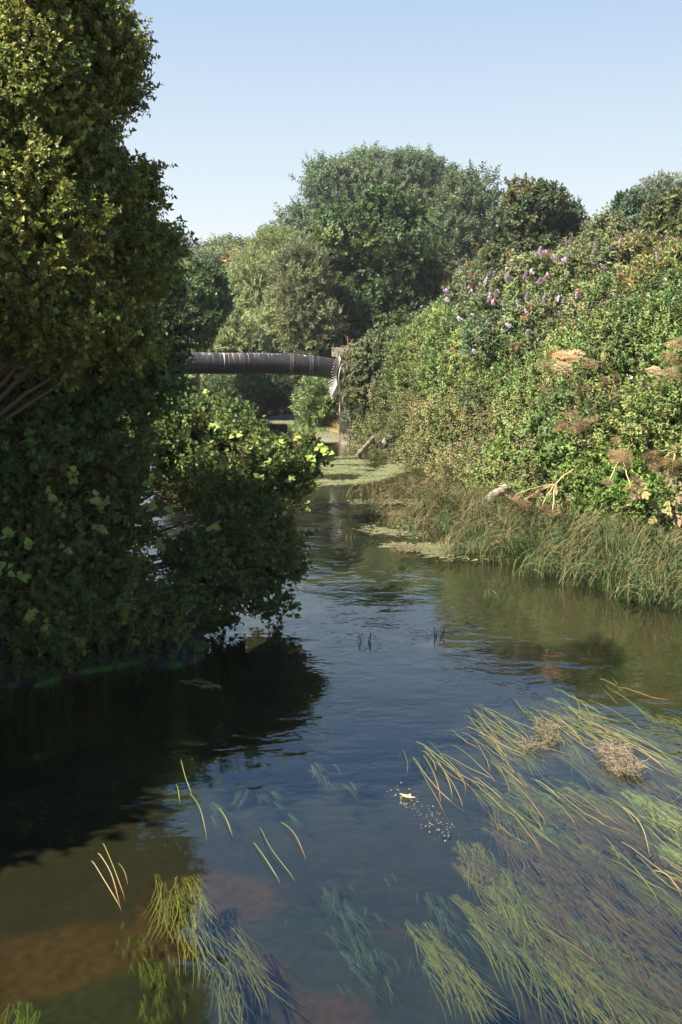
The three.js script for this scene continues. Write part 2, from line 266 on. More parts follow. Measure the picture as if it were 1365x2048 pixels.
// ---------------------------------------------------------------- pipe bridge
const PIPE_D = 45, PR = .46;
{
  const a = at(180, 726, 42.6), k1 = at(540, 727, 44.8), k2 = at(628, 732, 45.2), b = at(722, 747, 45.8);
  const pts = [a, ...[.25, .5, .75].map((t) => a.clone().lerp(k1, t)), k1, k1.clone().lerp(k2, .5).add(V(0, .02, 0)), k2, k2.clone().lerp(b, .5), b];
  const curve = new THREE.CatmullRomCurve3(pts, false, 'catmullrom', .35), len = curve.getLength();
  const W = 2048, H = 512, cv = document.createElement('canvas'); cv.width = W; cv.height = H; const cx = cv.getContext('2d'), g = rngOf(33);
  cx.fillStyle = '#1d1918'; cx.fillRect(0, 0, W, H);
  for (let i = 0; i < 5000; i++) { const v = g(); cx.fillStyle = v < .5 ? `rgba(30,26,24,${.05 + .2 * g()})` : `rgba(${95 + 40 * g()},${78 + 30 * g()},${62 + 25 * g()},${.04 + .14 * g()})`; const x = g() * W, y = g() * H; cx.fillRect(x, y, 2 + 26 * g() * g(), 2 + 50 * g() * g()); }
  // bird lime: runs that start along the crown (v = .5) and trickle down both flanks
  for (let i = 0; i < 130; i++) {
    const u = g() < .78 ? .30 + .32 * g() : .62 + .26 * g(), x = u * W, L = (45 + 150 * g()) * (u > .62 ? .55 : 1), w = 2.5 + 8 * g() * g(), up = g() < .5;
    cx.fillStyle = `rgba(${185 + 40 * g()},${180 + 40 * g()},${170 + 40 * g()},${.15 + .8 * g() * g()})`;
    const y0 = H * .5 + (g() - .5) * 46; cx.beginPath(); cx.moveTo(x - w, y0); cx.quadraticCurveTo(x - w * .4 + (g() - .5) * 4, y0 + (up ? -L : L) * .5, x + (g() - .5) * 5, y0 + (up ? -L : L)); cx.quadraticCurveTo(x + w, y0 + (up ? -L : L) * .4, x + w, y0); cx.fill();
  }
  for (let i = 0; i < 160; i++) { cx.fillStyle = `rgba(225,220,210,${.2 + .6 * g()})`; cx.beginPath(); cx.ellipse((.3 + .5 * g()) * W, H * .5 + (g() - .5) * 90, 1 + 7 * g(), 1 + 5 * g(), 0, 0, 7); cx.fill(); }
  const tex = new THREE.CanvasTexture(cv); tex.colorSpace = THREE.SRGBColorSpace; tex.flipY = false; tex.wrapT = THREE.RepeatWrapping;
  const nU = 60, nV = 48, p = [], uv = [], idx = [];
  for (let i = 0; i <= nU; i++) {
    const c = curve.getPointAt(i / nU), t = curve.getTangentAt(i / nU), s = V(0, 0, 0).crossVectors(t, UPV).normalize(), u = V(0, 0, 0).crossVectors(s, t);
    for (let k = 0; k <= nV; k++) { const an = k / nV * 2 * Math.PI; const q = c.clone().addScaledVector(u, -Math.cos(an) * PR).addScaledVector(s, Math.sin(an) * PR); p.push(q.x, q.y, q.z); uv.push(i / nU, k / nV); }
  }
  for (let i = 0; i < nU; i++) for (let k = 0; k < nV; k++) { const q = i * (nV + 1) + k, n = q + nV + 1; idx.push(q, q + 1, n, n, q + 1, n + 1); }
  const base = V(b.x, 0, b.z), T = thing('pipe_bridge', 'black riveted iron pipe streaked with bird lime crossing the river', 'pipe', base);
  const gg = new THREE.BufferGeometry(); gg.setAttribute('position', new THREE.Float32BufferAttribute(p, 3)); gg.setAttribute('uv', new THREE.Float32BufferAttribute(uv, 2)); gg.setIndex(idx); gg.computeVertexNormals(); gg.translate(-base.x, -base.y, -base.z);
  mesh('pipe_barrel', gg, new THREE.MeshStandardMaterial({ name: 'tarred iron', map: tex, roughness: .48, metalness: 0, bumpMap: grain, bumpScale: .01 }), T);
  const iron = new THREE.MeshStandardMaterial({ name: 'iron band', color: new THREE.Color().setRGB(.045, .036, .03), roughness: .6 });
  const rivetG = new THREE.SphereGeometry(.022, 7, 5);
  for (const [t, twin] of [[.36, 0], [.545, 0], [.727, 1], [.80, 1]]) {
    const c = curve.getPointAt(t), tg = curve.getTangentAt(t), fr = new THREE.Quaternion().setFromUnitVectors(V(0, 0, 1), tg), bandG = new THREE.CylinderGeometry(PR + .012, PR + .012, twin ? .2 : .07, 48, 1, true).rotateX(Math.PI / 2);
    const parts = [];
    const band = mesh('joint_band', bandG, iron, T); band.position.copy(c).sub(base); band.quaternion.copy(fr); iron.side = THREE.DoubleSide;
    if (twin) { for (const dz of [-.06, .06]) for (let k = 0; k < 44; k++) { const an = k / 44 * 6.2832; parts.push(rivetG.clone().translate(Math.cos(an) * (PR + .014), Math.sin(an) * (PR + .014), dz)); } const rv = mesh('rivets', mergeGeometries(parts), iron, band); rv.userData.kind = 'stuff'; }
  }
}
// concrete pier with its cap, and the fan of guard spikes round the pipe
{
  const base = V(at(692, 760, 46.2).x, -.6, -46.2), T = thing('pipe_pier', 'weathered pale concrete pier with cap slab holding the pipe', 'pier', base);
  const conc = new THREE.MeshStandardMaterial({ name: 'weathered concrete', map: dataTex(512, 512, (x, y) => { const u = x / 512, v = y / 512, s = .54 + .13 * tnA(u, v) + .12 * (tnC(u, v) - .5) - .22 * smooth(.62, .8, tnB(u, v * .4)); return [s * 1.0, s * .91, s * .79]; }, true), bumpMap: grain, bumpScale: .02, roughness: .95 });
  const block = (w, h, d, jig, seed) => { const g = new THREE.BoxGeometry(w, h, d, 8, 14, 6), q = g.attributes.position; for (let i = 0; i < q.count; i++) { const x = q.getX(i), y = q.getY(i), z = q.getZ(i); const e = 1 - .04 * Math.abs(noise(x * 3 + seed, y * 2, z * 3)); q.setXYZ(i, x * e + jig * noise(y * 2.1 + seed, z * 2, 1), y, z * e + jig * noise(x * 3, y * 1.9, 5 + seed)); } g.computeVertexNormals(); const u = g.attributes.uv; for (let i = 0; i < u.count; i++) u.setXY(i, u.getX(i) * w * .5, u.getY(i) * h * .5); return g; };
  const shaft = mesh('shaft', block(.46, 3.9, 1.4, .07, 1), conc, T); shaft.position.set(-.05, 1.95, 0);
  const foot = mesh('footing', block(.42, 1.4, 1.2, .06, 4), conc, T); foot.position.set(.45, .5, .1);
  const stem = mesh('head_block', block(1.0, 1.25, 1.3, .03, 7), conc, T); stem.position.set(.25, 4.1, -.25);
  const cap = mesh('cap_slab', block(1.7, .42, 1.7, .02, 9), conc, T); cap.position.set(.2, 4.8, -.1);
  const pole = mesh('rusty_stake', new THREE.CylinderGeometry(.02, .025, .55, 6), new THREE.MeshStandardMaterial({ name: 'rust', color: new THREE.Color().setRGB(.2, .08, .03), roughness: .9 }), T); pole.position.set(.1, 5.25, .2); pole.rotation.z = .08;
  // fan
  const fb = at(684, 750, 45.15), F = thing('guard_spike_fan', 'white painted fan of guard spikes ringing the pipe at the pier', 'spike guard', fb);
  const white = new THREE.MeshStandardMaterial({ name: 'white paint, worn', color: new THREE.Color().setRGB(.46, .44, .41), roughness: .6 });
  const rod = new THREE.CylinderGeometry(.013, .017, 1, 6).translate(0, .5, 0), axis = V(.97, -.12, .25).normalize(), s1 = V(0, 0, 0).crossVectors(axis, UPV).normalize(), u1 = V(0, 0, 0).crossVectors(s1, axis);
  for (let k = 0; k < 40; k++) { const an = k / 40 * 6.2832, d = V(0, 0, 0).addScaledVector(u1, Math.cos(an)).addScaledVector(s1, Math.sin(an)).addScaledVector(axis, -.28).normalize(); const m = mesh('spike', rod, white, F); m.position.copy(d).multiplyScalar(PR * .98); m.quaternion.setFromUnitVectors(UPV, d); m.scale.set(1, Math.cos(an) < -.3 ? rr(.6, .74) : rr(.38, .5), 1); }
  const ringG = new THREE.TorusGeometry(PR + .03, .025, 6, 48); const ring = mesh('clamp_ring', ringG, white, F); ring.quaternion.setFromUnitVectors(V(0, 0, 1), axis);
}
console.log('pipe');

// ---------------------------------------------------------------- far trees and hill
const T_GREEN = [[.06, .095, .025], [.075, .11, .028], [.055, .085, .03]];
const T_ASH = [[.085, .125, .055], [.10, .135, .055], [.07, .11, .058]], T_MAPLE = [[.05, .085, .03], [.06, .1, .032], [.085, .112, .03]], T_WIL = [[.22, .255, .115], [.25, .28, .13], [.185, .225, .1]], T_DULL = [[.13, .15, .075], [.12, .14, .07], [.15, .16, .075]];
const gAt = (p) => { p.y = groundY(p.x, p.z) - .1; return p; };
function farTree(name, label, cat, px, dist, topPy, shapes, opt) { const b = gAt(at(px, 800, dist)), t = at(px, topPy, dist); t.y -= 1; return tree(name, label, cat, { base: b, top: t, shapes, ...opt }); }
farTree('ash_tree', 'huge domed ash tree rising behind the pipe, tallest crown against sky', 'tree', 785, 150, 370, [E(763, 490, 150, 9.5, 10, 7, 60, 3.1), E(668, 480, 148, 4.6, 8.4, 5, 28, 2.7), E(863, 470, 150, 4.6, 7.6, 5, 28, 2.7), E(703, 385, 150, 4.4, 4.0, 5, 20, 2.4), E(778, 370, 150, 6.4, 3.6, 5, 26, 2.4), E(848, 385, 150, 4.2, 3.6, 5, 18, 2.3), E(748, 590, 146, 10, 8, 6, 26, 3.1)], { sprigGeo: SP_.ash, tints: T_ASH, per: 85, r0: .7, limbs: .3, spray: 3, sprayLen: 1.25, o: { s0: 1.4, s1: 2.1 } });
farTree('ash_tree', 'mid-height tree filling the gap right of the huge domed ash', 'tree', 945, 110, 400, [E(945, 480, 110.2, 3.98, 5.51, 3.67, 28, 1.99), E(960, 590, 107.1, 5.20, 3.98, 3.67, 24, 1.99), E(890, 620, 104.0, 3.98, 3.37, 3.06, 16, 1.84)], { sprigGeo: SP_.ash, tints: [[.065, .10, .045], [.08, .105, .04]], per: 85, r0: .35, o: { s0: 1.2, s1: 1.8 } });
farTree('sycamore_tree', 'dark green sycamore standing alone beyond the bank crest', 'tree', 1075, 64, 400, [E(1075, 460, 64, 2.0, 2.3, 1.8, 30, .85), E(1110, 500, 64, 1.5, 1.6, 1.4, 14, .8), E(1070, 570, 63, 3.2, 2.4, 1.8, 30, 1.0)], { sprigGeo: SP_.maple, tints: [[.05, .08, .035], [.075, .09, .035], [.12, .1, .04]], per: 55, r0: .3, limbs: .7, spray: 3, sprayLen: 1.6 });
farTree('maple_tree', 'dark leafy maple in front of the huge domed ash', 'tree', 745, 78.4, 470, [E(740, 520, 78.4, 3.50, 3.36, 3.08, 30, 1.40), E(720, 610, 77.0, 4.06, 2.80, 3.08, 34, 1.40), E(760, 680, 75.6, 3.92, 2.24, 2.80, 26, 1.33), E(800, 590, 79.1, 3.08, 3.64, 2.52, 24, 1.40), E(690, 680, 77.0, 2.24, 1.96, 1.96, 12, 1.12), E(770, 460, 79.8, 2.24, 2.10, 2.24, 12, 1.12)], { sprigGeo: SP_.maple, tints: T_MAPLE, per: 75, r0: .34, minY: 1.5, spray: 3, sprayLen: 1.4, o: { s0: 1.1, s1: 1.6 } });
farTree('willow_tree', 'tall pale willow with sunlit grey green crown behind pipe', 'tree', 520, 78, 520, [E(530, 595, 78, 2.5, 2.6, 2.2, 40, 1.15), E(490, 650, 77, 2.8, 2.4, 2.2, 40, 1.15), E(560, 670, 76, 2.6, 2.4, 2, 28, 1.1), E(540, 750, 75, 3.6, 1.6, 1.6, 30, 1.1)], { sprigGeo: SP_.willow, mat: M.matte, tints: T_WIL, per: 75, spray: 3, sprayLen: 1.5, r0: .35, minY: .3 });
farTree('willow_tree', 'small round willow nearest the dark left tree', 'tree', 405, 71, 640, [E(405, 650, 71, 1.9, 1.9, 1.8, 26, .9), E(440, 700, 70, 2.6, 1.5, 1.6, 28, .9), E(420, 770, 69, 2.6, 1.3, 1.4, 22, .9)], { sprigGeo: SP_.willow, mat: M.matte, tints: T_WIL, per: 70, spray: 3, sprayLen: 1.5, r0: .25, minY: .3 });
farTree('willow_tree', 'wispy yellow green willow top left of the domed ash', 'tree', 570, 88, 470, [E(562, 520, 88, 1.8, 1.8, 2, 26, 1.0), E(590, 580, 88, 1.8, 2.2, 2, 16, 1.0)], { sprigGeo: SP_.willow, mat: M.matte, tints: [[.16, .19, .075], [.14, .17, .08]], per: 55, r0: .3, spray: 4, sprayLen: 1.7 });
farTree('willow_tree', 'dull brownish willow between pale willow and dark maple', 'tree', 600, 72, 540, [E(600, 570, 72, 1.2, 2.4, 1.2, 18, .9), E(610, 660, 71, 1.2, 2.2, 1.2, 16, .9)], { sprigGeo: SP_.willow, mat: M.matte, tints: T_DULL, per: 80, r0: .2 });
farTree('waterside_shrub', 'dark green shrub hanging over the far water below pipe', 'shrub', 530, 68, 775, [E(540, 778, 68, 1.3, .8, 1.2, 16, .6), E(590, 760, 70, 1.3, 1, 1.2, 14, .6), E(480, 770, 66, 1.2, .9, 1, 14, .6)], { sprigGeo: SP_.willow, mat: M.matte, tints: [[.09, .11, .05], [.07, .1, .04]], per: 60, r0: .1, minY: .15 });
farTree('waterside_shrub', 'low grey half-dead shrub at the far water edge', 'shrub', 610, 66, 800, [E(612, 803, 66, .8, .35, .6, 10, .4)], { sprigGeo: SP_.dry, mat: M.matte, tints: [[.22, .19, .12], [.16, .16, .09]], per: 45, r0: .06, minY: .1 });
farTree('waterside_shrub', 'light green willow shrub just left of the pier', 'shrub', 652, 54, 780, [E(652, 800, 54, .55, .85, .6, 16, .42), E(640, 830, 54, .5, .5, .5, 8, .35)], { sprigGeo: SP_.willow, mat: M.matte, tints: [[.13, .17, .06], [.11, .15, .055]], per: 45, r0: .06, minY: .1 });
farTree('dark_tree', 'small dark tree left of the pale willows under the hill', 'tree', 395, 62, 560, [E(395, 590, 62, 1.3, 1.3, 1.2, 18, .7), E(370, 640, 60, 1.4, 1.6, 1.2, 16, .8)], { sprigGeo: SP_.maple, tints: T_GREEN, per: 70, r0: .2 });
const hill = [['pale feathery tree at the left end of the far hilltop', 400, 525, 150, 5, [.16, .18, .12]], ['dark spiky tree on the far hill skyline', 455, 507, 165, 3.4, [.08, .11, .07]], ['light green tree on the far hill slope', 480, 520, 140, 5, [.13, .16, .07]], ['yellow green tree below the far hilltop', 450, 548, 125, 4.4, [.17, .18, .06]], ['mid green tree low on the far hill', 420, 556, 118, 4, [.12, .15, .075]], ['green tree at the right end of the far hill', 520, 512, 135, 4.6, [.13, .16, .075]]];
for (const [label, px, py, dist, rad, tint] of hill) { const c = at(px, py, dist); c.y -= rad * .5; farTree('hill_tree', label, 'tree', px, dist, py, [[c, V(rad * 1.0, rad * .8, rad), 26, rad * .42]], { sprigGeo: SP_.ash, mat: M.matte, tints: [tint, tint.map((x) => x * .85)], per: 70, r0: .3, o: { s0: 1.2, s1: 1.9 }, group: 'trees on the far hill' }); }
farTree('sumac_bush', 'red leaved bush among green trees on the far hill', 'shrub', 470, 112, 530, [E(470, 532, 112, .5, 1.1, .5, 6, .5)], { sprigGeo: SP_.ash, mat: M.matte, tints: [[.2, .06, .03], [.16, .07, .03]], per: 9, r0: .06 });
// right skyline
farTree('conifer_tree', 'dark upright conifer-shaped tree on the right skyline', 'tree', 1268, 60, 410, [E(1268, 425, 60, .5, .8, .5, 8, .45), E(1265, 465, 60, .95, 1.1, .9, 14, .6), E(1260, 520, 60, 1.4, 1.2, 1, 14, .7)], { sprigGeo: SP_.maple, tints: [[.06, .1, .06], [.07, .11, .06]], per: 60, r0: .2 });
farTree('silver_tree', 'silvery grey tree top right of the upright conifer', 'tree', 1315, 64, 395, [E(1315, 425, 64, .9, 1.4, .9, 14, .6), E(1310, 480, 63, 1.3, 1.4, 1, 14, .7)], { sprigGeo: SP_.willow, mat: M.matte, tints: [[.16, .18, .14], [.13, .16, .11]], per: 55, r0: .2 });
farTree('hawthorn_tree', 'yellow brown tinged tree at the right photo edge', 'tree', 1375, 52, 420, [E(1370, 450, 52, 1.2, 1.2, 1.2, 20, .6), E(1390, 500, 51, 1.8, 1.2, 1.2, 20, .7)], { sprigGeo: SP_.maple, tints: [[.13, .12, .04], [.09, .11, .04]], per: 55, r0: .2 });
farTree('elder_shrub', 'pale yellow green shrub left of the upright conifer', 'shrub', 1220, 58, 470, [E(1222, 490, 58, .9, .9, .8, 16, .5), E(1180, 520, 58, 1.1, .6, .8, 12, .5)], { sprigGeo: SP_.ash, tints: [[.15, .16, .07], [.12, .14, .06]], per: 36, r0: .12 });
console.log('far trees');

// ---------------------------------------------------------------- right bank: thickets
const bankPt = (d, u) => { const x = xr(d) + u, z = -d; return V(x, groundY(x, z), z); };
function thicket(name, label, category, n, where, { rad = [.4, .9], geo, mat = M.leaf, tints, per = 40, o = {}, lift = .25, kind = 'stuff', squash = .75, hollow = 0 }) {
  const list = [];
  for (let i = 0; i < n; i++) { const [d, u, s = 1] = where(i), p = bankPt(d, u); if (hollow && fbm(p.x * .55 + 3, p.z * .5, 2) < hollow) continue; const r = rr(...rad) * s; lump(list, p.clone().add(V(0, r * lift, 0)), V(r * rr(.9, 1.3), r * squash * rr(.8, 1.3), r * rr(.9, 1.3)), Math.round(per * (r / .6) ** 2), { tints, tone: 1.02 + 1.0 * fbm(p.x * .4, p.z * .35, 3) + rr(-.15, .15), minY: p.y - .35, inner: .3, upw: .8, ...o }); }
  const base = bankPt(...where(0)), im = copies(name, geo, mat, list, null, null);
  return tag(im, label, category, null, kind);
}
const G_BIND = [[.10, .155, .038], [.085, .14, .038], [.13, .17, .045], [.07, .115, .036], [.17, .18, .055]], G_LUSH = [[.085, .15, .022], [.075, .135, .022], [.11, .16, .028], [.13, .165, .04]], G_NET = [[.15, .175, .055], [.12, .165, .05], [.18, .185, .075], [.2, .165, .09]];
thicket('bindweed_thicket', 'tangled dark green bindweed and bramble covering the upper bank', 'thicket', 430, () => { const d = rr(18, 44.5); return [d, rr(1.0, interp([[18, 7], [30, 6.5], [44, 4.6]], d))]; }, { geo: SP_.bramble, tints: G_BIND, per: 80, rad: [.35, 1.2], lift: .4, hollow: -.2 });
thicket('broadleaf_patches', 'patches of broader dark leaves breaking up the bank cover', 'thicket', 70, () => { const d = rr(20, 44); return [d, rr(.8, 4.5)]; }, { geo: SP_.cool, tints: [[.075, .13, .04], [.1, .15, .045], [.12, .16, .05]], per: 55, rad: [.4, 1.0], lift: .6, hollow: .02 });
thicket('lush_thicket', 'bright fresh green low leaves on the lower right bank', 'thicket', 230, () => [rr(16, 31), rr(-.1, 3.6)], { geo: SP_.bramble, tints: G_LUSH, per: 80, rad: [.35, .8] });
thicket('balsam_thicket', 'pale green balsam and nettle tangle tinged pink, lower bank', 'thicket', 300, () => { const d = rr(27, 45.5); return [d, rr(-.3, interp([[27, 3.2], [45, 1.8]], d))]; }, { geo: SP_.nettle, mat: M.matte, tints: G_NET, per: 46, rad: [.35, .8], o: { upw: 1.2 } });
thicket('bank_foot_thicket', 'ragged green and straw herbs hiding the bank foot', 'thicket', 110, () => [rr(26, 40), rr(-.2, 1.5)], { geo: SP_.nettle, mat: M.matte, tints: [...G_NET, [.1, .14, .045]], per: 50, rad: [.3, .6], lift: .5, o: { upw: 1 } });
thicket('ivy_thicket', 'dark glossy ivy mass hanging beside the pier', 'ivy', 34, () => [rr(42.8, 45.6), rr(.4, 2.4)], { geo: SP_.bramble, mat: M.gloss, tints: [[.06, .1, .045], [.075, .11, .05]], per: 85, rad: [.4, .7], lift: .6, squash: 1.1 });
thicket('crest_thicket', 'yellow green scrambling vines along the bank crest', 'thicket', 130, () => { const d = rr(33, 45.5); return [d, rr(2.6, 6)]; }, { geo: SP_.bramble, tints: [[.13, .17, .05], [.1, .15, .05], [.15, .16, .06]], per: 75, rad: [.45, 1.0], lift: .5 });
thicket('far_bank_thicket', 'mixed green scrub on the bank behind the pier', 'thicket', 90, () => [rr(47, 76), rr(.3, 6)], { geo: SP_.nettle, mat: M.matte, tints: [[.11, .14, .05], [.14, .14, .06]], per: 40, rad: [.5, 1.1] });
{
  const pk = []; for (let i = 0; i < 900; i++) { const p = bankPt(rr(27, 45), rr(.2, 4)); p.y += rr(.55, 1.0); pk.push({ p, axis: unit(), roll: 0, s: rr(.5, 1.1), c: mixc([.5, .28, .3], [.42, .2, .26], R()) }); }
  const fg = new Soup(); for (let k = 0; k < 7; k++) { const a = k * 2.4, o = V(Math.cos(a) * .05, .03 * k, Math.sin(a) * .05); leafInto(fg, 'broad', o, V(Math.cos(a), .3, Math.sin(a)).normalize(), UPV, .035, 1, .2, .2, [1, 1, 1]); }
  tag(copies('balsam_flowers', fg.geo(), M.matte, pk), 'tiny dull pink flowers sprinkled over the pale balsam', 'flowers');
}
console.log('bank');
// pier ivy mound in front of the cap
{
  const list = [], c = (px, py, d, r, n) => lump(list, at(px, py, d), V(r, r, r * .8), n, { tints: [[.075, .115, .05], [.11, .13, .055], [.14, .13, .065]], upw: .3 });
  for (const [px, py, d, r, n] of [[742, 712, 44.6, .75, 420], [720, 750, 44.6, .62, 320], [712, 790, 44.7, .55, 260], [745, 790, 44.4, .8, 420], [775, 730, 44.4, .8, 420], [718, 830, 44.8, .6, 280], [760, 690, 45, .6, 240], [708, 715, 45, .42, 160], [800, 700, 44.5, .8, 380], [730, 860, 44.6, .55, 220], [790, 780, 43.8, .9, 420], [706, 795, 45.2, .3, 90], [704, 760, 45.0, .25, 60]]) c(px, py, d, r, n);
  const base = gAt(at(740, 860, 45)), T = thing('ivy_bush', 'rounded ivy and bramble bush swallowing the right side of the pier', 'ivy bush', base);
  copies('foliage', SP_.bramble, M.leaf, list, T, base);
  const w = new Soup(); for (let i = 0; i < 16; i++) { const p = at(rr(690, 760), rr(690, 770), 44.4), d = unit(); d.x = -Math.abs(d.x) * .8; d.z = Math.abs(d.z); w.tube(bend(p, p.clone().addScaledVector(d, rr(.3, .7)), rr(-.1, .1), 4, .04), .012, .004, 4, [.28, .2, .14]); }
  for (const [px, py] of [[690, 668], [735, 660], [700, 676]]) w.tube(bend(at(px + 12, py + 40, 44.8), at(px, py, 44.8), 0, 4, .03), .02, .006, 4, [.2, .13, .09]);
  mesh('dead_stems', w.geo(base), M.dry, T);
}
// ---------------------------------------------------------------- buddleias on the crest
const spikeGeo = (() => { const s = new Soup(), g = rngOf(5); for (let i = 0; i < 60; i++) { const t = i / 60, a = i * 2.4, r = .034 * (1 - t * .8), o = V(Math.cos(a) * r, t * .26, Math.sin(a) * r), n = V(Math.cos(a), .5, Math.sin(a)).normalize(), sd = V(-Math.sin(a), 0, Math.cos(a)), k = .8 + .4 * g(); s.tri(o.clone().addScaledVector(sd, .014), o.clone().addScaledVector(sd, -.014), o.clone().addScaledVector(n, .026), [k, k, k]); s.tri(o.clone().add(V(0, .012, 0)), o.clone().add(V(0, -.012, 0)), o.clone().addScaledVector(n, .024), [k, k, k]); } return s.geo(); })();
const purple = [[.44, .30, .45], [.52, .40, .52], [.41, .27, .41]].map((c, i) => new THREE.MeshStandardMaterial({ name: 'lilac blossom ' + i, color: new THREE.Color().setRGB(...c), vertexColors: true, roughness: .9, side: THREE.DoubleSide }));
const rust = [[.22, .10, .05], [.16, .075, .04], [.26, .13, .06]].map((c, i) => new THREE.MeshStandardMaterial({ name: 'spent blossom ' + i, color: new THREE.Color().setRGB(...c), vertexColors: true, roughness: .95, side: THREE.DoubleSide }));
const onBank = (px, py, lift = 0) => { const d = ray(px, py); let lo = 16; for (let t = 16; t < 75; t += .1) { const p = d.clone().multiplyScalar(t / -d.z).add(V(0, EYE, 0)); if (p.x > xr(-p.z) && p.y < groundY(p.x, p.z) + lift) return p; } return at(px, py, 40); };
function buddleia(label, spots, nP, nB, tints, geo = SP_.buddleia) {
  const c0 = spots[0], p0 = at(c0[0], c0[1], c0[2]), base = gAt(p0.clone()), T = thing('buddleia_shrub', label, 'shrub', base, 'buddleia shrubs on the bank crest'), list = [], w = new Soup(), tips = [];
  for (const [px, py, d, r] of spots) {
    const c = at(px, py, d); for (let k = 0; k < 7; k++) { const q = c.clone().add(V(rr(-r, r), rr(-r, r) * .6, rr(-r, r) * .7)), rad = r * rr(.35, .55); lump(list, q, V(rad, rad * .8, rad), Math.round(130 * r * r), { tints, upw: .5 }); w.tube(bend(base.clone().add(V(rr(-.3, .3), 0, rr(-.3, .3))), q, .1, 5, .06), .025, .008, 4, [.2, .14, .09]); for (let m = 0; m < 20; m++) { const u = unit(); if (u.z < -.3 || u.y < -.3) continue; tips.push([q.clone().add(V(u.x * (rad + .38), u.y * (rad * .8 + .4), u.z * (rad + .38))), u]); } }
  }
  mesh('stems', w.geo(base), M.dry, T); copies('foliage', geo, M.matte, list, T, base);
  for (let i = 0; i < nP + nB; i++) { const [p, u] = pick(tips), m = mesh(i < nP ? 'flower_spike' : 'seed_spike', spikeGeo, pick(i < nP ? purple : rust), T); m.position.copy(p).sub(base); m.quaternion.setFromUnitVectors(UPV, V(u.x + rr(-.5, .5), Math.abs(u.y) + rr(.1, .9), u.z + rr(-.4, .4)).normalize()); const s = rr(.85, 1.3); m.scale.set(s * 1.25, s * rr(.7, 1.0), s * 1.25); }
}
const G_BUD = [[.14, .165, .07], [.12, .155, .06], [.17, .175, .08], [.16, .14, .065]];
buddleia('buddleia in lilac flower below the gap in the skyline', [[1110, 560, 36, 1.0], [1060, 585, 36, .9], [1160, 580, 35, 1.0], [1100, 620, 34, .9]], 90, 60, G_BUD);
buddleia('buddleia with brightest lilac spikes below the right skyline trees', [[1260, 545, 34, .9], [1210, 550, 34.5, .85], [1310, 540, 34, .9], [1240, 600, 33, 1.0], [1180, 620, 33, .9]], 105, 50, G_BUD);
buddleia('brown-seeded buddleia against the right photo edge', [[1345, 560, 32, 1.1], [1330, 640, 31, 1.1], [1370, 600, 31, 1.1], [1280, 660, 31, .8]], 12, 110, [[.11, .145, .045], [.13, .14, .045], [.14, .12, .045]]);
buddleia('small fading buddleia low among the crest vines', [[985, 610, 37, .9], [1010, 640, 36, .8], [950, 580, 38, .7]], 45, 50, [[.13, .15, .08], [.11, .15, .06]]);
buddleia('sparse pink buddleia sprawling over bindweed on the middle slope', [[1000, 690, 34, .8], [1060, 660, 34, .8], [1090, 700, 33, .7]], 22, 30, [[.1, .15, .07], [.12, .15, .07]]);
// white bindweed trumpets, each resting on the thicket
const trumpet = new THREE.CylinderGeometry(.045, .008, .06, 8, 1, true), whitePetal = new THREE.MeshStandardMaterial({ name: 'white petal', color: new THREE.Color().setRGB(.8, .8, .78), roughness: .8, side: THREE.DoubleSide });
{
  const T = thing('bindweed_flowers', 'scattered white bindweed trumpets dotting the green bank', 'flowers', bankPt(30, 3)); T.userData.kind = 'stuff';
  const spots = [[1068, 605], [1160, 640], [1135, 665], [1075, 565], [1215, 665], [1220, 660], [1140, 715], [1290, 735], [1260, 755], [1268, 807], [1140, 830], [1235, 690], [1330, 560], [1010, 700], [930, 650], [985, 720], [905, 620], [880, 780], [1300, 690], [1180, 700], [1345, 700], [1080, 770], [860, 815], [960, 740], [1100, 640]];
  for (const [px, py] of spots) { const p = onBank(px, py, 1.0), m = mesh('flower', trumpet, whitePetal, T); m.position.copy(p).sub(T.position); m.rotation.set(rr(.3, 1.2), rr(-1, 1), rr(-.6, .6)); m.scale.setScalar(rr(.9, 1.4)); }
}

// ---------------------------------------------------------------- hogweeds gone to seed
const umbelGeo = [1, 2, 3].map((sd) => {
  const s = new Soup(), g = rngOf(sd * 11), Q = .3;
  for (let i = 0; i < 46; i++) {
    const a = i * 2.4, f = Math.sqrt((i + .5) / 46), x = Math.cos(a) * f * Q, z = Math.sin(a) * f * Q, y = .22 - .2 * f * f + .08 * (g() - .5), tip = V(x, y, z);
    s.tube([V(0, 0, 0), V(x * .55, y * .62, z * .55), tip], .004, .0025, 3, [.75, .62, .5]);
    for (let k = 0; k < 12; k++) { const b = k * 2.4, e = Math.sqrt((k + .5) / 12) * .055, o = V(x + Math.cos(b) * e, y + .03 - e * .25 + .012 * (g() - .5), z + Math.sin(b) * e), q = .75 + .5 * g(), h = .011; s.tri(o.clone().add(V(h, 0, 0)), o.clone().add(V(-h * .5, 0, h)), o.clone().add(V(-h * .5, h * .8, -h)), [q, q, q]); s.tri(o.clone().add(V(0, h, 0)), o.clone().add(V(-h, 0, -h * .5)), o.clone().add(V(h, -h * .5, h * .4)), [q, q * .95, q * .9]); }
  }
  return s.geo();
});
const tan = [[.34, .22, .115], [.29, .22, .12], [.26, .17, .095], [.32, .23, .13]].map((c, i) => new THREE.MeshStandardMaterial({ name: 'dry seed head ' + i, color: new THREE.Color().setRGB(...c), vertexColors: true, roughness: .95, side: THREE.DoubleSide }));
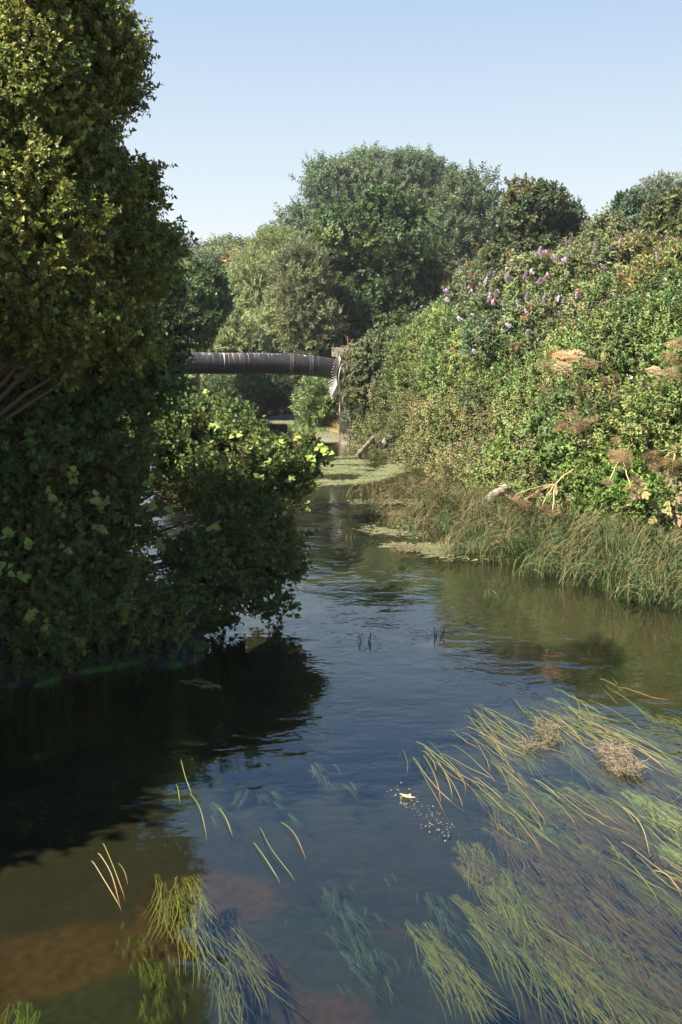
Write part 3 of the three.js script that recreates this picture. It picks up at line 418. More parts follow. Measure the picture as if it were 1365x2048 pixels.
const hogLeaf = (() => { const s = new Soup(); for (const [y, sz, an] of [[.1, .3, 1.0], [.1, .3, -1.0], [.3, .34, .8], [.3, .34, -.8], [.5, .4, .45], [.5, .4, -.45], [.55, .45, 0]]) leafInto(s, 'maple', V(0, y, 0), V(Math.sin(an), Math.cos(an), -.1).normalize(), V(0, .1, 1).normalize(), sz, .8, .15, .3, [1, 1, 1]); s.tube([V(0, -.25, 0), V(0, .55, -.02)], .012, .006, 4, [.8, .8, .6]); return s.geo(); })();
const lm = (c, n) => new THREE.MeshPhysicalMaterial({ name: n, color: new THREE.Color().setRGB(...c), vertexColors: true, roughness: 1, transmission: .35, thickness: 0, side: THREE.DoubleSide });
const hogMat = { yellow: lm([.21, .185, .05], 'yellowing leaf'), green: lm([.14, .2, .045], 'green leaf'), brown: lm([.24, .15, .08], 'withered leaf') };
function hogweed(label, root, heads, leaves, stemCol = [.34, .26, .12], main = .022) {
  const T = thing('hogweed_plant', label, 'hogweed', root, 'hogweeds gone to seed'), s = new Soup();
  const tops = heads.map((h) => h.p), cen = tops.reduce((a, p) => a.add(p), V(0, 0, 0)).multiplyScalar(1 / tops.length), fork = root.clone().lerp(cen, .58);
  s.tube(bend(root, fork, .06, 6, .02), main, main * .7, 6, stemCol);
  for (const h of heads) { s.tube(bend(fork, h.p, .05, 5, .02), main * .6, main * .35, 5, stemCol); }
  mesh('stem', s.geo(root), M.dry, T);
  for (const h of heads) { const m = mesh('umbel', pick(umbelGeo), tan[h.m ?? Math.floor(R() * 4)], T); m.position.copy(h.p).sub(root); m.scale.setScalar((h.s ?? 1) * .74); m.rotation.set((h.tx ?? 0) + rr(.2, .8), rr(0, 6), (h.tz ?? 0) + rr(-.4, .4)); }
  for (const l of leaves) { const m = mesh('leaf', hogLeaf, hogMat[l.k], T); m.position.copy(l.p).sub(root); m.scale.setScalar((l.s ?? .7) * .55); m.rotation.set(l.rx ?? rr(.2, 1.3), rr(-1.2, 1.2), l.rz ?? rr(-1.2, 1.2), 'ZYX'); }
}
const hd = (px, py, d, s = 1, m, tx, tz) => ({ p: at(px, py, d - .75), s: s * 1.2, m, tx, tz }), lf = (px, py, d, k, s, rx, rz) => ({ p: at(px, py, d - .75), k, s, rx, rz });
const rootAt = (px, py) => { const p = onBank(px, py, .1); p.y = groundY(p.x, p.z); return p; };
{
  let r = rootAt(1215, 850), D = -r.z;
  hogweed('tallest dried hogweed with broad tan umbels mid bank', r, [hd(1128, 722, D - .6, 1.15, 0), hd(1150, 718, D - .4, 1.1, 3), hd(1093, 735, D - .5, 1, 1), hd(1108, 712, D - .2, .8, 0), hd(1125, 742, D - .8, 1, 1), hd(1178, 735, D - .6, .9, 2), hd(1088, 780, D - .7, .6, 1)], [lf(1180, 780, D - .7, 'brown', .7), lf(1195, 810, D - .7, 'brown', .6), lf(1170, 755, D - .7, 'yellow', .45), lf(1205, 770, D - .6, 'brown', .6), lf(1190, 845, D - .8, 'brown', .7), lf(1185, 860, D - .8, 'yellow', .5)]);
  r = rootAt(1228, 830); D = -r.z;
  hogweed('hogweed stem topped with yellow leaves beside the tallest one', r, [hd(1208, 765, D - .5, .75, 1), hd(1230, 752, D - .4, .5, 0)], [lf(1213, 735, D - .5, 'yellow', .8), lf(1228, 728, D - .5, 'yellow', .8), lf(1215, 742, D - .6, 'yellow', .7), lf(1190, 748, D - .6, 'yellow', .5)], [.33, .28, .09]);
  r = rootAt(1175, 875); D = -r.z;
  hogweed('collapsed brown hogweed with drooping heads below the tallest one', r, [hd(1143, 820, D - .7, .95, 2, 2.4, 0), hd(1122, 848, D - .8, .75, 2, 2.0, 0), hd(1148, 855, D - .9, .85, 0, 2.2, 0), hd(1160, 843, D - .8, .7, 2, 1.8, 0)], [lf(1165, 845, D - .8, 'brown', .6), lf(1150, 870, D - .9, 'brown', .6)]);
  r = rootAt(1358, 830); D = -r.z;
  hogweed('green-stemmed hogweed with umbels at the right photo edge', r, [hd(1340, 722, D - .4, .9, 0), hd(1308, 748, D - .6, .8, 1), hd(1342, 755, D - .7, 1.05, 1), hd(1345, 698, D - .2, .85, 3), hd(1290, 768, D - .5, .5, 1, 1.2), hd(1372, 690, D - .2, 1, 3), hd(1368, 745, D - .5, .9, 3)], [lf(1325, 775, D - .6, 'green', .8), lf(1350, 765, D - .6, 'green', .8), lf(1310, 772, D - .6, 'yellow', .5)], [.17, .21, .06]);
  r = rootAt(1325, 1040); D = -r.z;
  hogweed('leaning hogweed with yellow withered leaves over bare soil', r, [hd(1245, 920, D - .6, .95, 0, .4), hd(1232, 915, D - .8, .7, 0, .3)], [lf(1265, 950, D - .5, 'brown', .8, 2.6), lf(1275, 965, D - .6, 'yellow', .9, 2.6), lf(1290, 985, D - .5, 'brown', .9, 2.7), lf(1300, 1005, D - .6, 'yellow', .9, 2.8), lf(1335, 1000, D - .5, 'yellow', .9, 2.7), lf(1345, 1020, D - .5, 'brown', .8, 2.7), lf(1320, 1030, D - .6, 'yellow', .7, 2.8)], [.36, .27, .10]);
  r = rootAt(1385, 880); D = -r.z;
  hogweed('dried hogweed arching in from the right photo edge', r, [hd(1300, 905, D - 1.5, .95, 2, 2.2), hd(1330, 915, D - 1.5, 1.05, 0, 2), hd(1345, 925, D - 1.6, .9, 2, 2), hd(1310, 930, D - 1.5, .6, 2, 1.6), hd(1345, 945, D - 1.6, .6, 2, 2)], [lf(1355, 905, D - 1.5, 'brown', .5)], [.45, .33, .17]);
  r = rootAt(1165, 935); D = -r.z;
  hogweed('flattened tan hogweed stalks lying above the reeds', r, [hd(1050, 1000, D - 2.6, .8, 2, 2.2), hd(1085, 1010, D - 2.8, .8, 2, 2.3), hd(1070, 985, D - 2.4, .6, 2, 2), hd(1105, 1020, D - 2.9, .7, 0, 2.2), hd(1030, 990, D - 2.4, .6, 2, 2.2)], [lf(1110, 965, D - 2.3, 'brown', .6, 2.6), lf(1085, 970, D - 2.3, 'brown', .55, 2.6), lf(1130, 985, D - 2.5, 'brown', .5, 2.6)], [.5, .37, .19]);
  r = rootAt(915, 750); D = -r.z;
  hogweed('small reddish brown hogweed head on the slope nearer the pier', r, [hd(905, 705, D - .5, .8, 0), hd(890, 712, D - .5, .6, 0)], [lf(915, 728, D - .5, 'yellow', .6)], [.4, .28, .14]);
  r = rootAt(1235, 900); D = -r.z;
  hogweed('pale faded hogweed heads among the lush low leaves', r, [hd(1233, 885, D - .9, .6, 1), hd(1215, 968, D - 1.7, .6, 1), hd(1262, 980, D - 1.8, .7, 1), hd(1290, 862, D - .8, .6, 0)], [], [.4, .33, .17]);
}
// big-leaved docks and the round fresh bush
{
  const list = [], b = rootAt(1105, 920); for (const [px, py] of [[1105, 880], [1080, 900], [1130, 895], [1150, 870], [1115, 920], [1070, 930], [1140, 920], [1095, 860]]) lump(list, onBank(px, py, 1.05), V(.45, .35, .45), 26, { tints: [[.13, .2, .05], [.16, .22, .06], [.1, .17, .05]], upw: 1.2, inner: .2 });
  const T = thing('dock_clump', 'clump of large pale green dock leaves above the fallen stalks', 'plant', b); copies('leaves', SP_.dock, M.leaf, list, T, b);
  const l2 = [], b2 = rootAt(1200, 1010); for (const [px, py, r] of [[1200, 960, .6], [1170, 990, .5], [1240, 1000, .55], [1190, 1020, .5], [1260, 960, .5], [1225, 930, .5], [1160, 960, .45], [1290, 990, .45], [1250, 1030, .4]]) { const p = onBank(px, py, .7); lump(l2, p, V(r, r * .8, r), Math.round(420 * r), { tints: G_LUSH, upw: .7, inner: .3 }); }
  const T2 = thing('herb_bush', 'round bright green bush at the foot of the bank', 'bush', b2); copies('leaves', SP_.bramble, M.leaf, l2, T2, b2);
}
console.log('bank plants');

// ---------------------------------------------------------------- left bank trees
const T_POP = [[.115, .14, .024], [.155, .165, .028], [.085, .12, .024], [.18, .17, .032]], T_BUSH = [[.08, .12, .025], [.095, .13, .028], [.06, .1, .024], [.12, .115, .03]];
const LB = gAt(V(-6.3, 0, -14.2));
tree('poplar_tree', 'tall dark poplar filling the upper left with sunlit olive leaves', 'tree', {
  base: LB, top: V(-5.8, 9.3, -14), r0: .28, sprigGeo: SP_.poplar, mat: M.gloss, tints: T_POP, per: 27, limbs: .6, twigs: 3, spray: 4, sprayLen: 2.5, squash: 1.0, bark: [.085, .066, .042], o: { upw: .7, jit: .6, twig: [.16, .12, .065], inner: .2 },
  shapes: [E(20, 60, 13.6, .6, .8, .9, 28, .33), E(110, 60, 13.6, .2, .35, .6, 9, .26), E(185, 30, 13.8, .07, .25, .3, 8, .2), E(222, 115, 13.9, .05, .12, .3, 6, .19), E(205, 190, 13.9, .08, .12, .4, 8, .22), E(90, 200, 13.4, .6, .6, .9, 28, .33), E(30, 330, 13.2, .65, .65, .9, 28, .34), E(130, 320, 13.5, .25, .35, .7, 15, .28), E(262, 385, 14, .06, .08, .3, 6, .18), E(225, 410, 14, .12, .14, .4, 8, .22), E(120, 450, 13.3, .6, .5, .9, 28, .33), E(298, 505, 14.3, .06, .09, .3, 6, .18), E(260, 545, 14.2, .16, .18, .5, 11, .24), E(200, 590, 14, .5, .4, .8, 20, .3), E(40, 570, 13, .65, .65, .9, 26, .35), E(160, 660, 13.5, .65, .5, .8, 22, .32), E(-140, 330, 13.5, .8, 1.4, 1.0, 26, .5), E(-120, 600, 13.2, .8, 1.2, 1.0, 24, .5)],
});
tree('alder_tree', 'dense dark tree behind the poplar where the pipe vanishes', 'tree', {
  base: gAt(V(-8.4, 0, -25)), top: at(160, 560, 25), r0: .24, sprigGeo: SP_.bigpoplar, tints: [[.045, .075, .03], [.06, .085, .03]], per: 70, limbs: .4, squash: .9,
  shapes: [E(260, 570, 24, .7, .8, 1.2, 18, .5), E(275, 680, 23.5, .7, .9, 1.2, 22, .5), E(210, 760, 23, 1.1, .8, 1.2, 20, .5), E(120, 600, 25, 1.6, 1.6, 1.6, 26, .65), E(100, 780, 24, 1.5, 1.2, 1.4, 22, .6), E(310, 560, 24.5, .25, .35, .5, 7, .34), E(-70, 700, 25, 1.5, 2, 1.6, 20, .7), E(320, 710, 23.5, .15, .3, .4, 6, .26), E(300, 640, 23.5, .3, .4, .5, 8, .3)], minY: .4,
});
tree('elder_bush', 'bluish green broad-leaved bush in shade below the poplar', 'bush', {
  base: gAt(V(-6.3, 0, -13.6)), top: at(40, 640, 13.6), r0: .1, sprigGeo: SP_.cool, mat: M.leaf, tints: [[.06, .11, .034], [.07, .12, .036], [.05, .1, .032]], per: 44, limbs: .5, squash: .9,
  shapes: [E(190, 700, 14.6, .6, .4, .7, 14, .3), E(80, 730, 14.4, .7, .5, .8, 16, .34), E(250, 760, 14.8, .5, .35, .6, 12, .3), E(60, 840, 14.2, .8, .6, .8, 16, .36), E(200, 620, 14.8, .3, .3, .4, 6, .24)],
});
// the low overhanging poplar thicket
{
  const base = gAt(V(-5.4, 0, -15.2)); base.y = .15;
  const g = tree('young_poplar', 'low spreading poplar bush overhanging the water with pale young leaves', 'bush', {
    base, top: at(160, 880, 15), r0: .12, sprigGeo: SP_.bigpoplar, tints: T_BUSH, per: 26, limbs: .6, twigs: 2, spray: 3, sprayLen: 1.9, squash: .8, minY: .12, bark: [.09, .07, .045], shell: .3, o: { upw: .45, jit: .7, inner: .2, twig: [.2, .13, .08] },
    shapes: [E(350, 830, 20, .8, .2, .9, 18, .32), E(450, 850, 20, .45, .16, .6, 10, .26), E(430, 900, 18.6, .7, .3, .9, 22, .32), E(320, 890, 17.5, .7, .5, .9, 22, .34), E(560, 920, 19, .3, .12, .4, 8, .2), E(610, 915, 19.4, .2, .06, .3, 6, .15), E(520, 955, 17.6, .5, .28, .6, 18, .28), E(575, 955, 18.4, .2, .2, .3, 7, .2), E(440, 970, 16.8, .7, .22, .7, 16, .28), E(170, 930, 15.2, .8, .5, .8, 24, .34), E(40, 970, 14.4, .8, .6, .8, 24, .34), E(200, 1050, 14.8, .6, .4, .7, 16, .32), E(515, 1090, 16.4, .38, .3, .5, 14, .24), E(560, 1130, 16.4, .14, .18, .3, 6, .18), E(420, 1130, 15.8, .4, .25, .6, 11, .26), E(60, 1130, 13.8, .8, .5, .7, 22, .34), E(200, 1190, 14, .7, .35, .6, 17, .32), E(320, 1230, 14.4, .35, .16, .4, 8, .24), E(100, 1260, 13.4, .7, .25, .5, 14, .28), E(470, 1180, 15.6, .2, .1, .3, 4, .15), E(-70, 1050, 14, .7, 1.1, 1, 20, .45), E(470, 1030, 16.6, .35, .2, .5, 7, .24), E(540, 1195, 15.8, .08, .05, .1, 2, .12), E(430, 1215, 15.2, .12, .06, .2, 2, .14)],
  });
  // pale young leaves at the shoot tips, picked out one by one
  const lg = [1, 2, 3].map((k) => { const s = new Soup(), q = rngOf(k); leafInto(s, 'poplar', V(0, 0, 0), V(0, 1, 0), V(0, 0, 1), 1, 1.05, .1 + .2 * q(), .12 + .15 * q(), [1, 1, 1]); return s.geo(); });
  const lmts = [[.17, .25, .03], [.21, .28, .035], [.14, .22, .03], [.25, .28, .05]].map((c, i) => lm(c, 'young leaf ' + i));
  const clusters = [[560, 890], [600, 880], [640, 895], [655, 905], [625, 920], [470, 870], [430, 850], [500, 900], [540, 930], [580, 960], [450, 930], [400, 900], [370, 870], [520, 960], [505, 1025], [300, 960], [260, 905], [345, 800], [410, 790], [300, 1010], [190, 1000], [125, 1020], [210, 1005], [60, 1100], [130, 1100], [20, 1070], [240, 1130], [10, 1140], [50, 1150], [200, 1060], [90, 1250], [60, 1230], [280, 1280], [340, 1020], [430, 1050], [480, 1120], [560, 1110], [600, 1090], [590, 1210], [545, 1250], [460, 1270], [380, 1180], [320, 1090], [150, 950], [100, 990], [540, 1020], [610, 1010], [580, 1060]];
  for (const [px, py] of clusters) {
    const d = interp([[0, 13.3], [200, 14.2], [400, 15.8], [600, 17.6]], px) + interp([[800, 1.4], [950, 0], [1200, -.5]], py), c = at(px, py, d - .35);
    for (let k = 0; k < 6; k++) { const m = mesh('leaf', pick(lg), pick(lmts), g), an = k * 1.05 + rr(-.3, .3); m.position.copy(c).add(V(Math.cos(an) * .05 * R(), rr(-.06, .06), Math.sin(an) * .05)).sub(base); m.scale.setScalar(rr(.08, .13)); m.rotation.set(rr(-1.1, -.2), an * .35 - 1, rr(-2.6, 2.6), 'YXZ'); }
  }
}
// trees further up the left bank and beside the bridge that keep the lower left in shade
for (const [x, z, h, label] of [[-9.8, -10.2, 11, 'tall leafy tree left of the photo edge beside the near water'], [-10.2, -12.4, 7.6, 'tall leafy tree left of the photo edge beside the poplar'], [-13, -30, 9, 'leafy tree behind the dark alder on the left bank'], [-13, -44, 8, 'leafy tree on the far left bank beyond the pipe end']]) {
  const b = gAt(V(x, 0, z)); tree('bank_tree', label, 'tree', { base: b, top: V(x, h - 1, z), r0: .25, sprigGeo: SP_.maple, tints: T_GREEN, per: 70, limbs: .3, shapes: [[V(x, h * .62, z), V(2.2, h * .36, 2.6), 60, 1.0], [V(x + .6, h * .3, z), V(2.2, h * .25, 2.6), 40, .9]], minY: .3, group: 'trees along the left bank' });
}
// mud shelf with moss under the bush
{
  const xs = span(-8.5, -1.6, () => .1), zs = span(-16.5, -12.2, () => .1);
  const edge = [[-8.5, -12.3], [-5, -12.55], [-4, -12.75], [-3.4, -13.3], [-2.9, -13.45], [-2.3, -13.5], [-1.9, -13.9]];
  const shelfY = (x, z) => { const front = interp(edge.map(([a, b]) => [a, b]), x) - z, back = z + 16.2, right = -1.95 - x + .3 * noise(z * 2, 3); const m = Math.min(front, back, right) + .3 * noise(x * 1.4, z * 1.2) + .16 * noise(x * 4, z * 4, 2); return -.95 + 1.0 * smooth(-.1, .06, m) + .35 * smooth(.2, 2.5, m) + .05 * fbm(x * 3, z * 3, 3) * smooth(0, .2, m); };
  const mudTex = dataTex(512, 512, (x, y) => { const u = x / 512, v = y / 512, a = smooth(.42, .62, .5 * tnA(u, v) + .5 * tnD(u, v)), c = tnC(u, v), e = tnE(u, v), p = .7 + .35 * c + .3 * (e - .5); return mixc([.2 * p, .17 * p, .13 * p], [.2 * p, .36 * p, .07 * p], a); }, true);
  const sg = grid(xs, zs, shelfY, 2), sc = new Float32Array(sg.attributes.position.count * 3); for (let i = 0; i < sc.length / 3; i++) sc.set(sg.attributes.position.getY(i) > .03 ? [1, 1, 1] : [.5, .27, .32], i * 3); sg.setAttribute('color', new THREE.BufferAttribute(sc, 3));
  structure('mud_shelf', sg, new THREE.MeshStandardMaterial({ name: 'mossy mud', vertexColors: true, map: mudTex, bumpMap: grain, bumpScale: .04, roughness: .95 }), 'mossy mud shelf under the overhanging bush');
  const list = []; for (let i = 0; i < 520; i++) { const x = rr(-5.4, -1.8), z = rr(-14.4, -12.4), y = shelfY(x, z); if (y < .03) continue; list.push({ p: V(x, y, z), axis: V(rr(-.4, .4), 1, rr(-.4, .4)).normalize(), roll: rr(0, 6), s: rr(.25, .7), c: mixc([.05, .12, .03], [.1, .1, .04], R()) }); }
  tag(copies('shelf_herbs', SP_.bramble, M.leaf, list), 'small green herbs growing on the mossy mud shelf', 'plants');
  const st = thing('driftwood', 'pale sticks washed against the tip of the mossy shelf', 'driftwood', onWater(400, 1372)), s = new Soup();
  for (const [a, b, r] of [[[360, 1362], [440, 1372], .02], [[405, 1374], [442, 1376], .035], [[370, 1368], [430, 1380], .012], [[385, 1358], [425, 1366], .01]]) { const A = onWater(...a, .05), B = onWater(...b, .03); s.tube(bend(A, B, .02, 5, .012), r * .7, r * .5, 6, [.12, .075, .04]); }
  mesh('sticks', s.geo(st.position), M.dry, st);
  const tw = thing('bare_twigs', 'tangle of bare brown twigs and roots under the low bush', 'twigs', V(-3.8, .1, -13.8)), w = new Soup();
  for (let i = 0; i < 40; i++) { const a = V(rr(-5.2, -2.3), rr(.05, .3), rr(-14.6, -13.4)); w.tube(bend(a, a.clone().add(V(rr(-.5, .7), rr(.1, .9), rr(-.3, .4))), rr(-.1, .15), 6, .05), rr(.004, .010), .002, 4, [.12, .09, .06]); }
  mesh('twig_tangle', w.geo(tw.position), M.dry, tw);
}
console.log('left');
// ---------------------------------------------------------------- reeds at the foot of the bank
const inPoly = (poly, x, z) => { let c = false; for (let i = 0, j = poly.length - 1; i < poly.length; j = i++) { const a = poly[i], b = poly[j]; if ((a.z > z) !== (b.z > z) && x < (b.x - a.x) * (z - a.z) / (b.z - a.z) + a.x) c = !c; } return c; };
function inside(pix, n, fn) { const poly = pix.map(([x, y]) => onWater(x, y)), x0 = Math.min(...poly.map((p) => p.x)), x1 = Math.max(...poly.map((p) => p.x)), z0 = Math.min(...poly.map((p) => p.z)), z1 = Math.max(...poly.map((p) => p.z)); let k = 0; for (let t = 0; t < n * 40 && k < n; t++) { const x = rr(x0, x1), z = rr(z0, z1); if (inPoly(poly, x, z)) { fn(x, z); k++; } } }
// a flat blade along points, w wide, slightly keeled
function blade(s, pts, w, colA, colB, g = R) {
  const n = pts.length; let pl, pr, pm; const roll = g() * 3.14;
  for (let i = 0; i < n; i++) {
    const dir = pts[Math.min(i + 1, n - 1)].clone().sub(pts[Math.max(i - 1, 0)]).normalize(), sd = V(0, 0, 0).crossVectors(dir, V(Math.cos(roll) * .4, 1, Math.sin(roll) * .4)).normalize(); if (sd.lengthSq() < .5) sd.set(1, 0, 0);
    const nn = V(0, 0, 0).crossVectors(sd, dir), t = i / (n - 1), ww = w * (t > .75 ? 1 - (t - .75) * 3.6 : 1) * .5, l = pts[i].clone().addScaledVector(sd, ww), r = pts[i].clone().addScaledVector(sd, -ww), m = pts[i].clone().addScaledVector(nn, -w * .22), c = mixc(colA, colB, t * t), c0 = mixc(colA, colB, Math.max(0, (i - 1) / (n - 1)) ** 2);
    if (i) { s.quad(pl, pm, m, l, c0, c); s.quad(pm, pr, r, m, c0, c); }
    pl = l; pr = r; pm = m;
  }
}
function reedClump(seed, n, h0, h1, lean, spread, tip, dirBias = 0) {
  const g = rngOf(seed), s = new Soup(), q = (a, b) => a + (b - a) * g();
  for (let i = 0; i < n; i++) {
    const a = q(0, 6.28), o = V(Math.cos(a) * spread * Math.sqrt(g()), -.1, Math.sin(a) * spread * Math.sqrt(g())), h = q(h0, h1), b = dirBias ? dirBias + q(-.6, .6) : q(0, 6.28), L = lean * q(.3, 1.3), pts = [];
    for (let k = 0; k <= 5; k++) { const t = k / 5, an = L * t * (.6 + .5 * t); const pr = pts[k - 1] ?? o; pts.push(k ? pr.clone().add(V(Math.cos(b) * Math.sin(an), Math.cos(an), Math.sin(b) * Math.sin(an)).multiplyScalar(h / 5)) : o.clone()); if (pts[k].y < .015 && k) pts[k].y = .015 + .02 * g(); }
    const k = g() < .2 ? q(1.6, 2.4) : q(.3, 1.3), k2 = q(.8, 1.2) * (k > 1.5 ? 1.5 : 1); blade(s, pts, q(.010, .018), [k, k, k], tip ? [k2 * 1.35, k2 * 1.1, k2 * 1.1] : [k, k, k], g);
  }
  return s.geo();
}
const RC = { up: reedClump(1, 9, .2, .72, .8, .26, false), arch: reedClump(2, 10, .4, .85, 1.45, .28, true), flat: reedClump(3, 9, .6, 1.2, 1.75, .3, true, .6), low: reedClump(4, 12, .25, .5, .8, .2, false) };
const REED_POLY = [[690, 990], [850, 968], [960, 992], [1060, 1030], [1200, 1055], [1420, 1090], [1420, 1245], [1250, 1195], [1100, 1160], [960, 1145], [880, 1115], [800, 1085], [720, 1050]];
{
  const up = [], arch = [], flat = [], G1 = [.022, .05, .013], G2 = [.036, .062, .016], TAN = [.125, .098, .046], TAN2 = [.075, .07, .028];
  inside([[900, 985], [1060, 1030], [1420, 1090], [1420, 1240], [1250, 1190], [1100, 1150], [960, 1130], [860, 1090]], 760, (x, z) => { if (fbm(x * .8, z * .8, 2) < -.08) return; up.push({ p: V(x, 0, z), axis: V(rr(-.35, .12), 1, rr(-.15, .2)).normalize(), roll: rr(0, 6), s: rr(.45, 1) * (1 + .5 * fbm(x * 1.1 + 9, z * 1.1, 2)), c: mixc(G1, G2, clamp(.5 + fbm(x * .6, z * .6 + 5, 2) * 1.5 + rr(-.3, .3), 0, 1)) }); });
  inside([[700, 1000], [880, 975], [1000, 1010], [980, 1120], [800, 1090]], 90, (x, z) => up.push({ p: V(x, 0, z), axis: V(rr(-.35, .12), 1, rr(-.15, .2)).normalize(), roll: rr(0, 6), s: rr(.4, .75), c: mixc(G1, [.06, .06, .025], R()) }));
  inside([[1000, 1040], [1420, 1095], [1420, 1240], [1250, 1195], [1060, 1140]], 330, (x, z) => { if (fbm(x * .9 + 20, z * .9, 2) < -.03) return; arch.push({ p: V(x, 0, z), axis: V(rr(-.45, .3), 1, rr(-.15, .4)).normalize(), roll: rr(0, 6), s: rr(.45, 1.05), c: R() < .1 ? TAN2 : mixc(G1, G2, R()) }); });
  inside([[1180, 1100], [1420, 1110], [1420, 1240], [1250, 1198], [1180, 1175]], 130, (x, z) => fbm(x * 1.1, z * 1.1 + 7, 2) > -.1 && arch.push({ p: V(x, 0, z), axis: V(rr(-.3, .2), 1, rr(0, .4)).normalize(), roll: rr(0, 6), s: rr(.8, 1.1), c: mixc([.022, .046, .013], G2, R()) }));
  inside([[840, 985], [1060, 1035], [1420, 1095], [1420, 1250], [1250, 1200], [1080, 1160], [900, 1125], [820, 1070]], 420, (x, z) => flat.push({ p: V(x, R() < .4 ? rr(.05, .2) : 0, z), axis: V(rr(-.3, .3), 1, rr(-.3, .3)).normalize(), roll: rr(-2.2, 2.2), s: rr(.5, 1.1), c: R() < .34 ? mixc(TAN, TAN2, R()) : mixc(G2, TAN2, R()) }));
  inside([[700, 985], [850, 965], [1000, 1000], [1000, 1080], [820, 1080], [730, 1040]], 100, (x, z) => flat.push({ p: V(x, 0, z), axis: V(rr(-.1, .1), 1, rr(-.1, .1)).normalize(), roll: rr(-.7, .7), s: rr(.6, 1.1), c: mixc(TAN, TAN2, R()) }));
  tag(copies('upright_reeds', RC.up, M.reed, up), 'upright dark green rushes standing in the shallows', 'reeds');
  tag(copies('arching_reeds', RC.arch, M.reed, arch), 'arching green rushes spilling over the water on the right', 'reeds');
  tag(copies('fallen_reeds', RC.flat, M.reed, flat), 'flattened straw coloured rushes lodged in the shallows', 'reeds');
  // marshy silt the rushes stand in
  const gx = span(-1, 13, () => .2), gz = span(-34, -15, () => .2), poly = REED_POLY.map(([a, b]) => onWater(a, b));
  const far = (x, z) => { let m = 1e9; for (let i = 0, j = poly.length - 1; i < poly.length; j = i++) { const a = poly[j], b = poly[i], t = clamp(((x - a.x) * (b.x - a.x) + (z - a.z) * (b.z - a.z)) / ((b.x - a.x) ** 2 + (b.z - a.z) ** 2), 0, 1); m = Math.min(m, Math.hypot(x - a.x - t * (b.x - a.x), z - a.z - t * (b.z - a.z))); } return inPoly(poly, x, z) ? m : -m; };
  const siltTex = dataTex(256, 256, (x, y) => { const u = x / 256, v = y / 256, p = .7 + .5 * tnC(u, v), a = smooth(.4, .7, tnA(u, v)); return mixc([.14 * p, .11 * p, .075 * p], [.12 * p, .125 * p, .06 * p], a); }, true);
  structure('marsh_silt', grid(gx, gz, (x, z) => -.95 + .88 * smooth(-.9, .6, far(x, z)) + .05 * fbm(x * 2, z * 2, 3), 2), new THREE.MeshStandardMaterial({ name: 'wet silt', map: siltTex, bumpMap: grain, bumpScale: .03, roughness: .8 }), 'shallow wet silt under the rushes');
}
// dry stalk litter along the foot of the bank
{
  const list = []; for (let i = 0; i < 90; i++) { const d = rr(20, 44), p = bankPt(d, rr(-.2, .9)); p.y = Math.max(p.y, .02); list.push({ p, axis: V(rr(-.5, .2), 1, rr(-.3, .5)).normalize(), roll: rr(0, 6), s: rr(.3, .6), c: mixc([.26, .2, .11], [.17, .14, .07], R()) }); }
  tag(copies('bank_foot_litter', RC.arch, M.dry, list), 'dry straw stalks littering the foot of the bank', 'litter');
  const l2 = []; for (let i = 0; i < 120; i++) { const d = rr(46.5, 53), p = bankPt(d, rr(-.5, 1.2)); p.y = Math.max(p.y, .02); l2.push({ p, axis: V(rr(-.8, .1), 1, rr(-.3, .5)).normalize(), roll: rr(0, 6), s: rr(.7, 1.2), c: mixc([.36, .28, .14], [.27, .21, .1], R()) }); }
  tag(copies('straw_grass', RC.arch, M.dry, l2), 'golden dead grass beside the pier base', 'grass');
  const l3 = []; inside([[575, 850], [650, 838], [690, 860], [650, 875], [590, 870]], 130, (x, z) => l3.push({ p: V(x, 0, z), axis: V(rr(-.2, .2), 1, rr(-.2, .2)).normalize(), roll: rr(0, 6), s: rr(.6, 1), c: mixc([.13, .2, .05], [.2, .24, .08], R()) }));
  tag(copies('cress_bed', RC.low, M.weed, l3), 'light green cress bed left of the pier', 'water plants');
}
// ---------------------------------------------------------------- floating mats
{
  const s = new Soup(), g = rngOf(9); for (let i = 0; i < 22; i++) { const a = g() * 6.28, o = V((g() - .5) * .5, .004 + .012 * g(), (g() - .5) * .5), d = V(Math.cos(a), .05, Math.sin(a)), k = .7 + .6 * g(); leafInto(s, 'lance', o, d, V(0, 1, 0), .1 + .12 * g(), .9, .05, .02, [k, k, k]); } const bit = s.geo();
  const mat = (name, label, polys, tints, sc = 1) => { const list = []; for (const [poly, n, thr] of polys) inside(poly, n, (x, z) => { if (fbm(x * .5, z * .9, 2) > thr) list.push({ p: V(x, .006, z), axis: UPV, roll: rr(0, 6), s: rr(.7, 1.3) * sc, c: mixc(pick(tints), pick(tints), R()) }); }); tag(copies(name, bit, M.matte, list), label, 'water weed'); };
  mat('floating_weed', 'pale green floating weed mat in front of the pier', [[[[640, 940], [690, 905], [730, 925], [790, 930], [800, 945], [745, 965], [640, 972]], 420, .0], [[[775, 932], [815, 928], [800, 942]], 60, -1]], [[.15, .165, .06], [.19, .19, .08], [.11, .13, .05]]);
  mat('grey_weed', 'greyish floating weed bars across the far bend', [[[[520, 838], [600, 826], [690, 822], [690, 850], [560, 848]], 1000, -.2], [[[525, 812], [610, 808], [560, 816]], 240, -.3], [[[620, 868], [690, 862], [690, 885], [640, 885]], 240, -.2]], [[.2, .185, .11], [.23, .215, .14], [.17, .18, .09]], 1.2);
  mat('shallow_weed', 'thin weed scum around the fallen rushes', [[[[700, 1000], [1000, 1000], [1100, 1100], [900, 1130], [700, 1060]], 260, .1], [[[690, 1060], [880, 1090], [900, 1120], [760, 1090]], 90, .05]], [[.13, .14, .05], [.16, .14, .07], [.1, .11, .045]]);
}
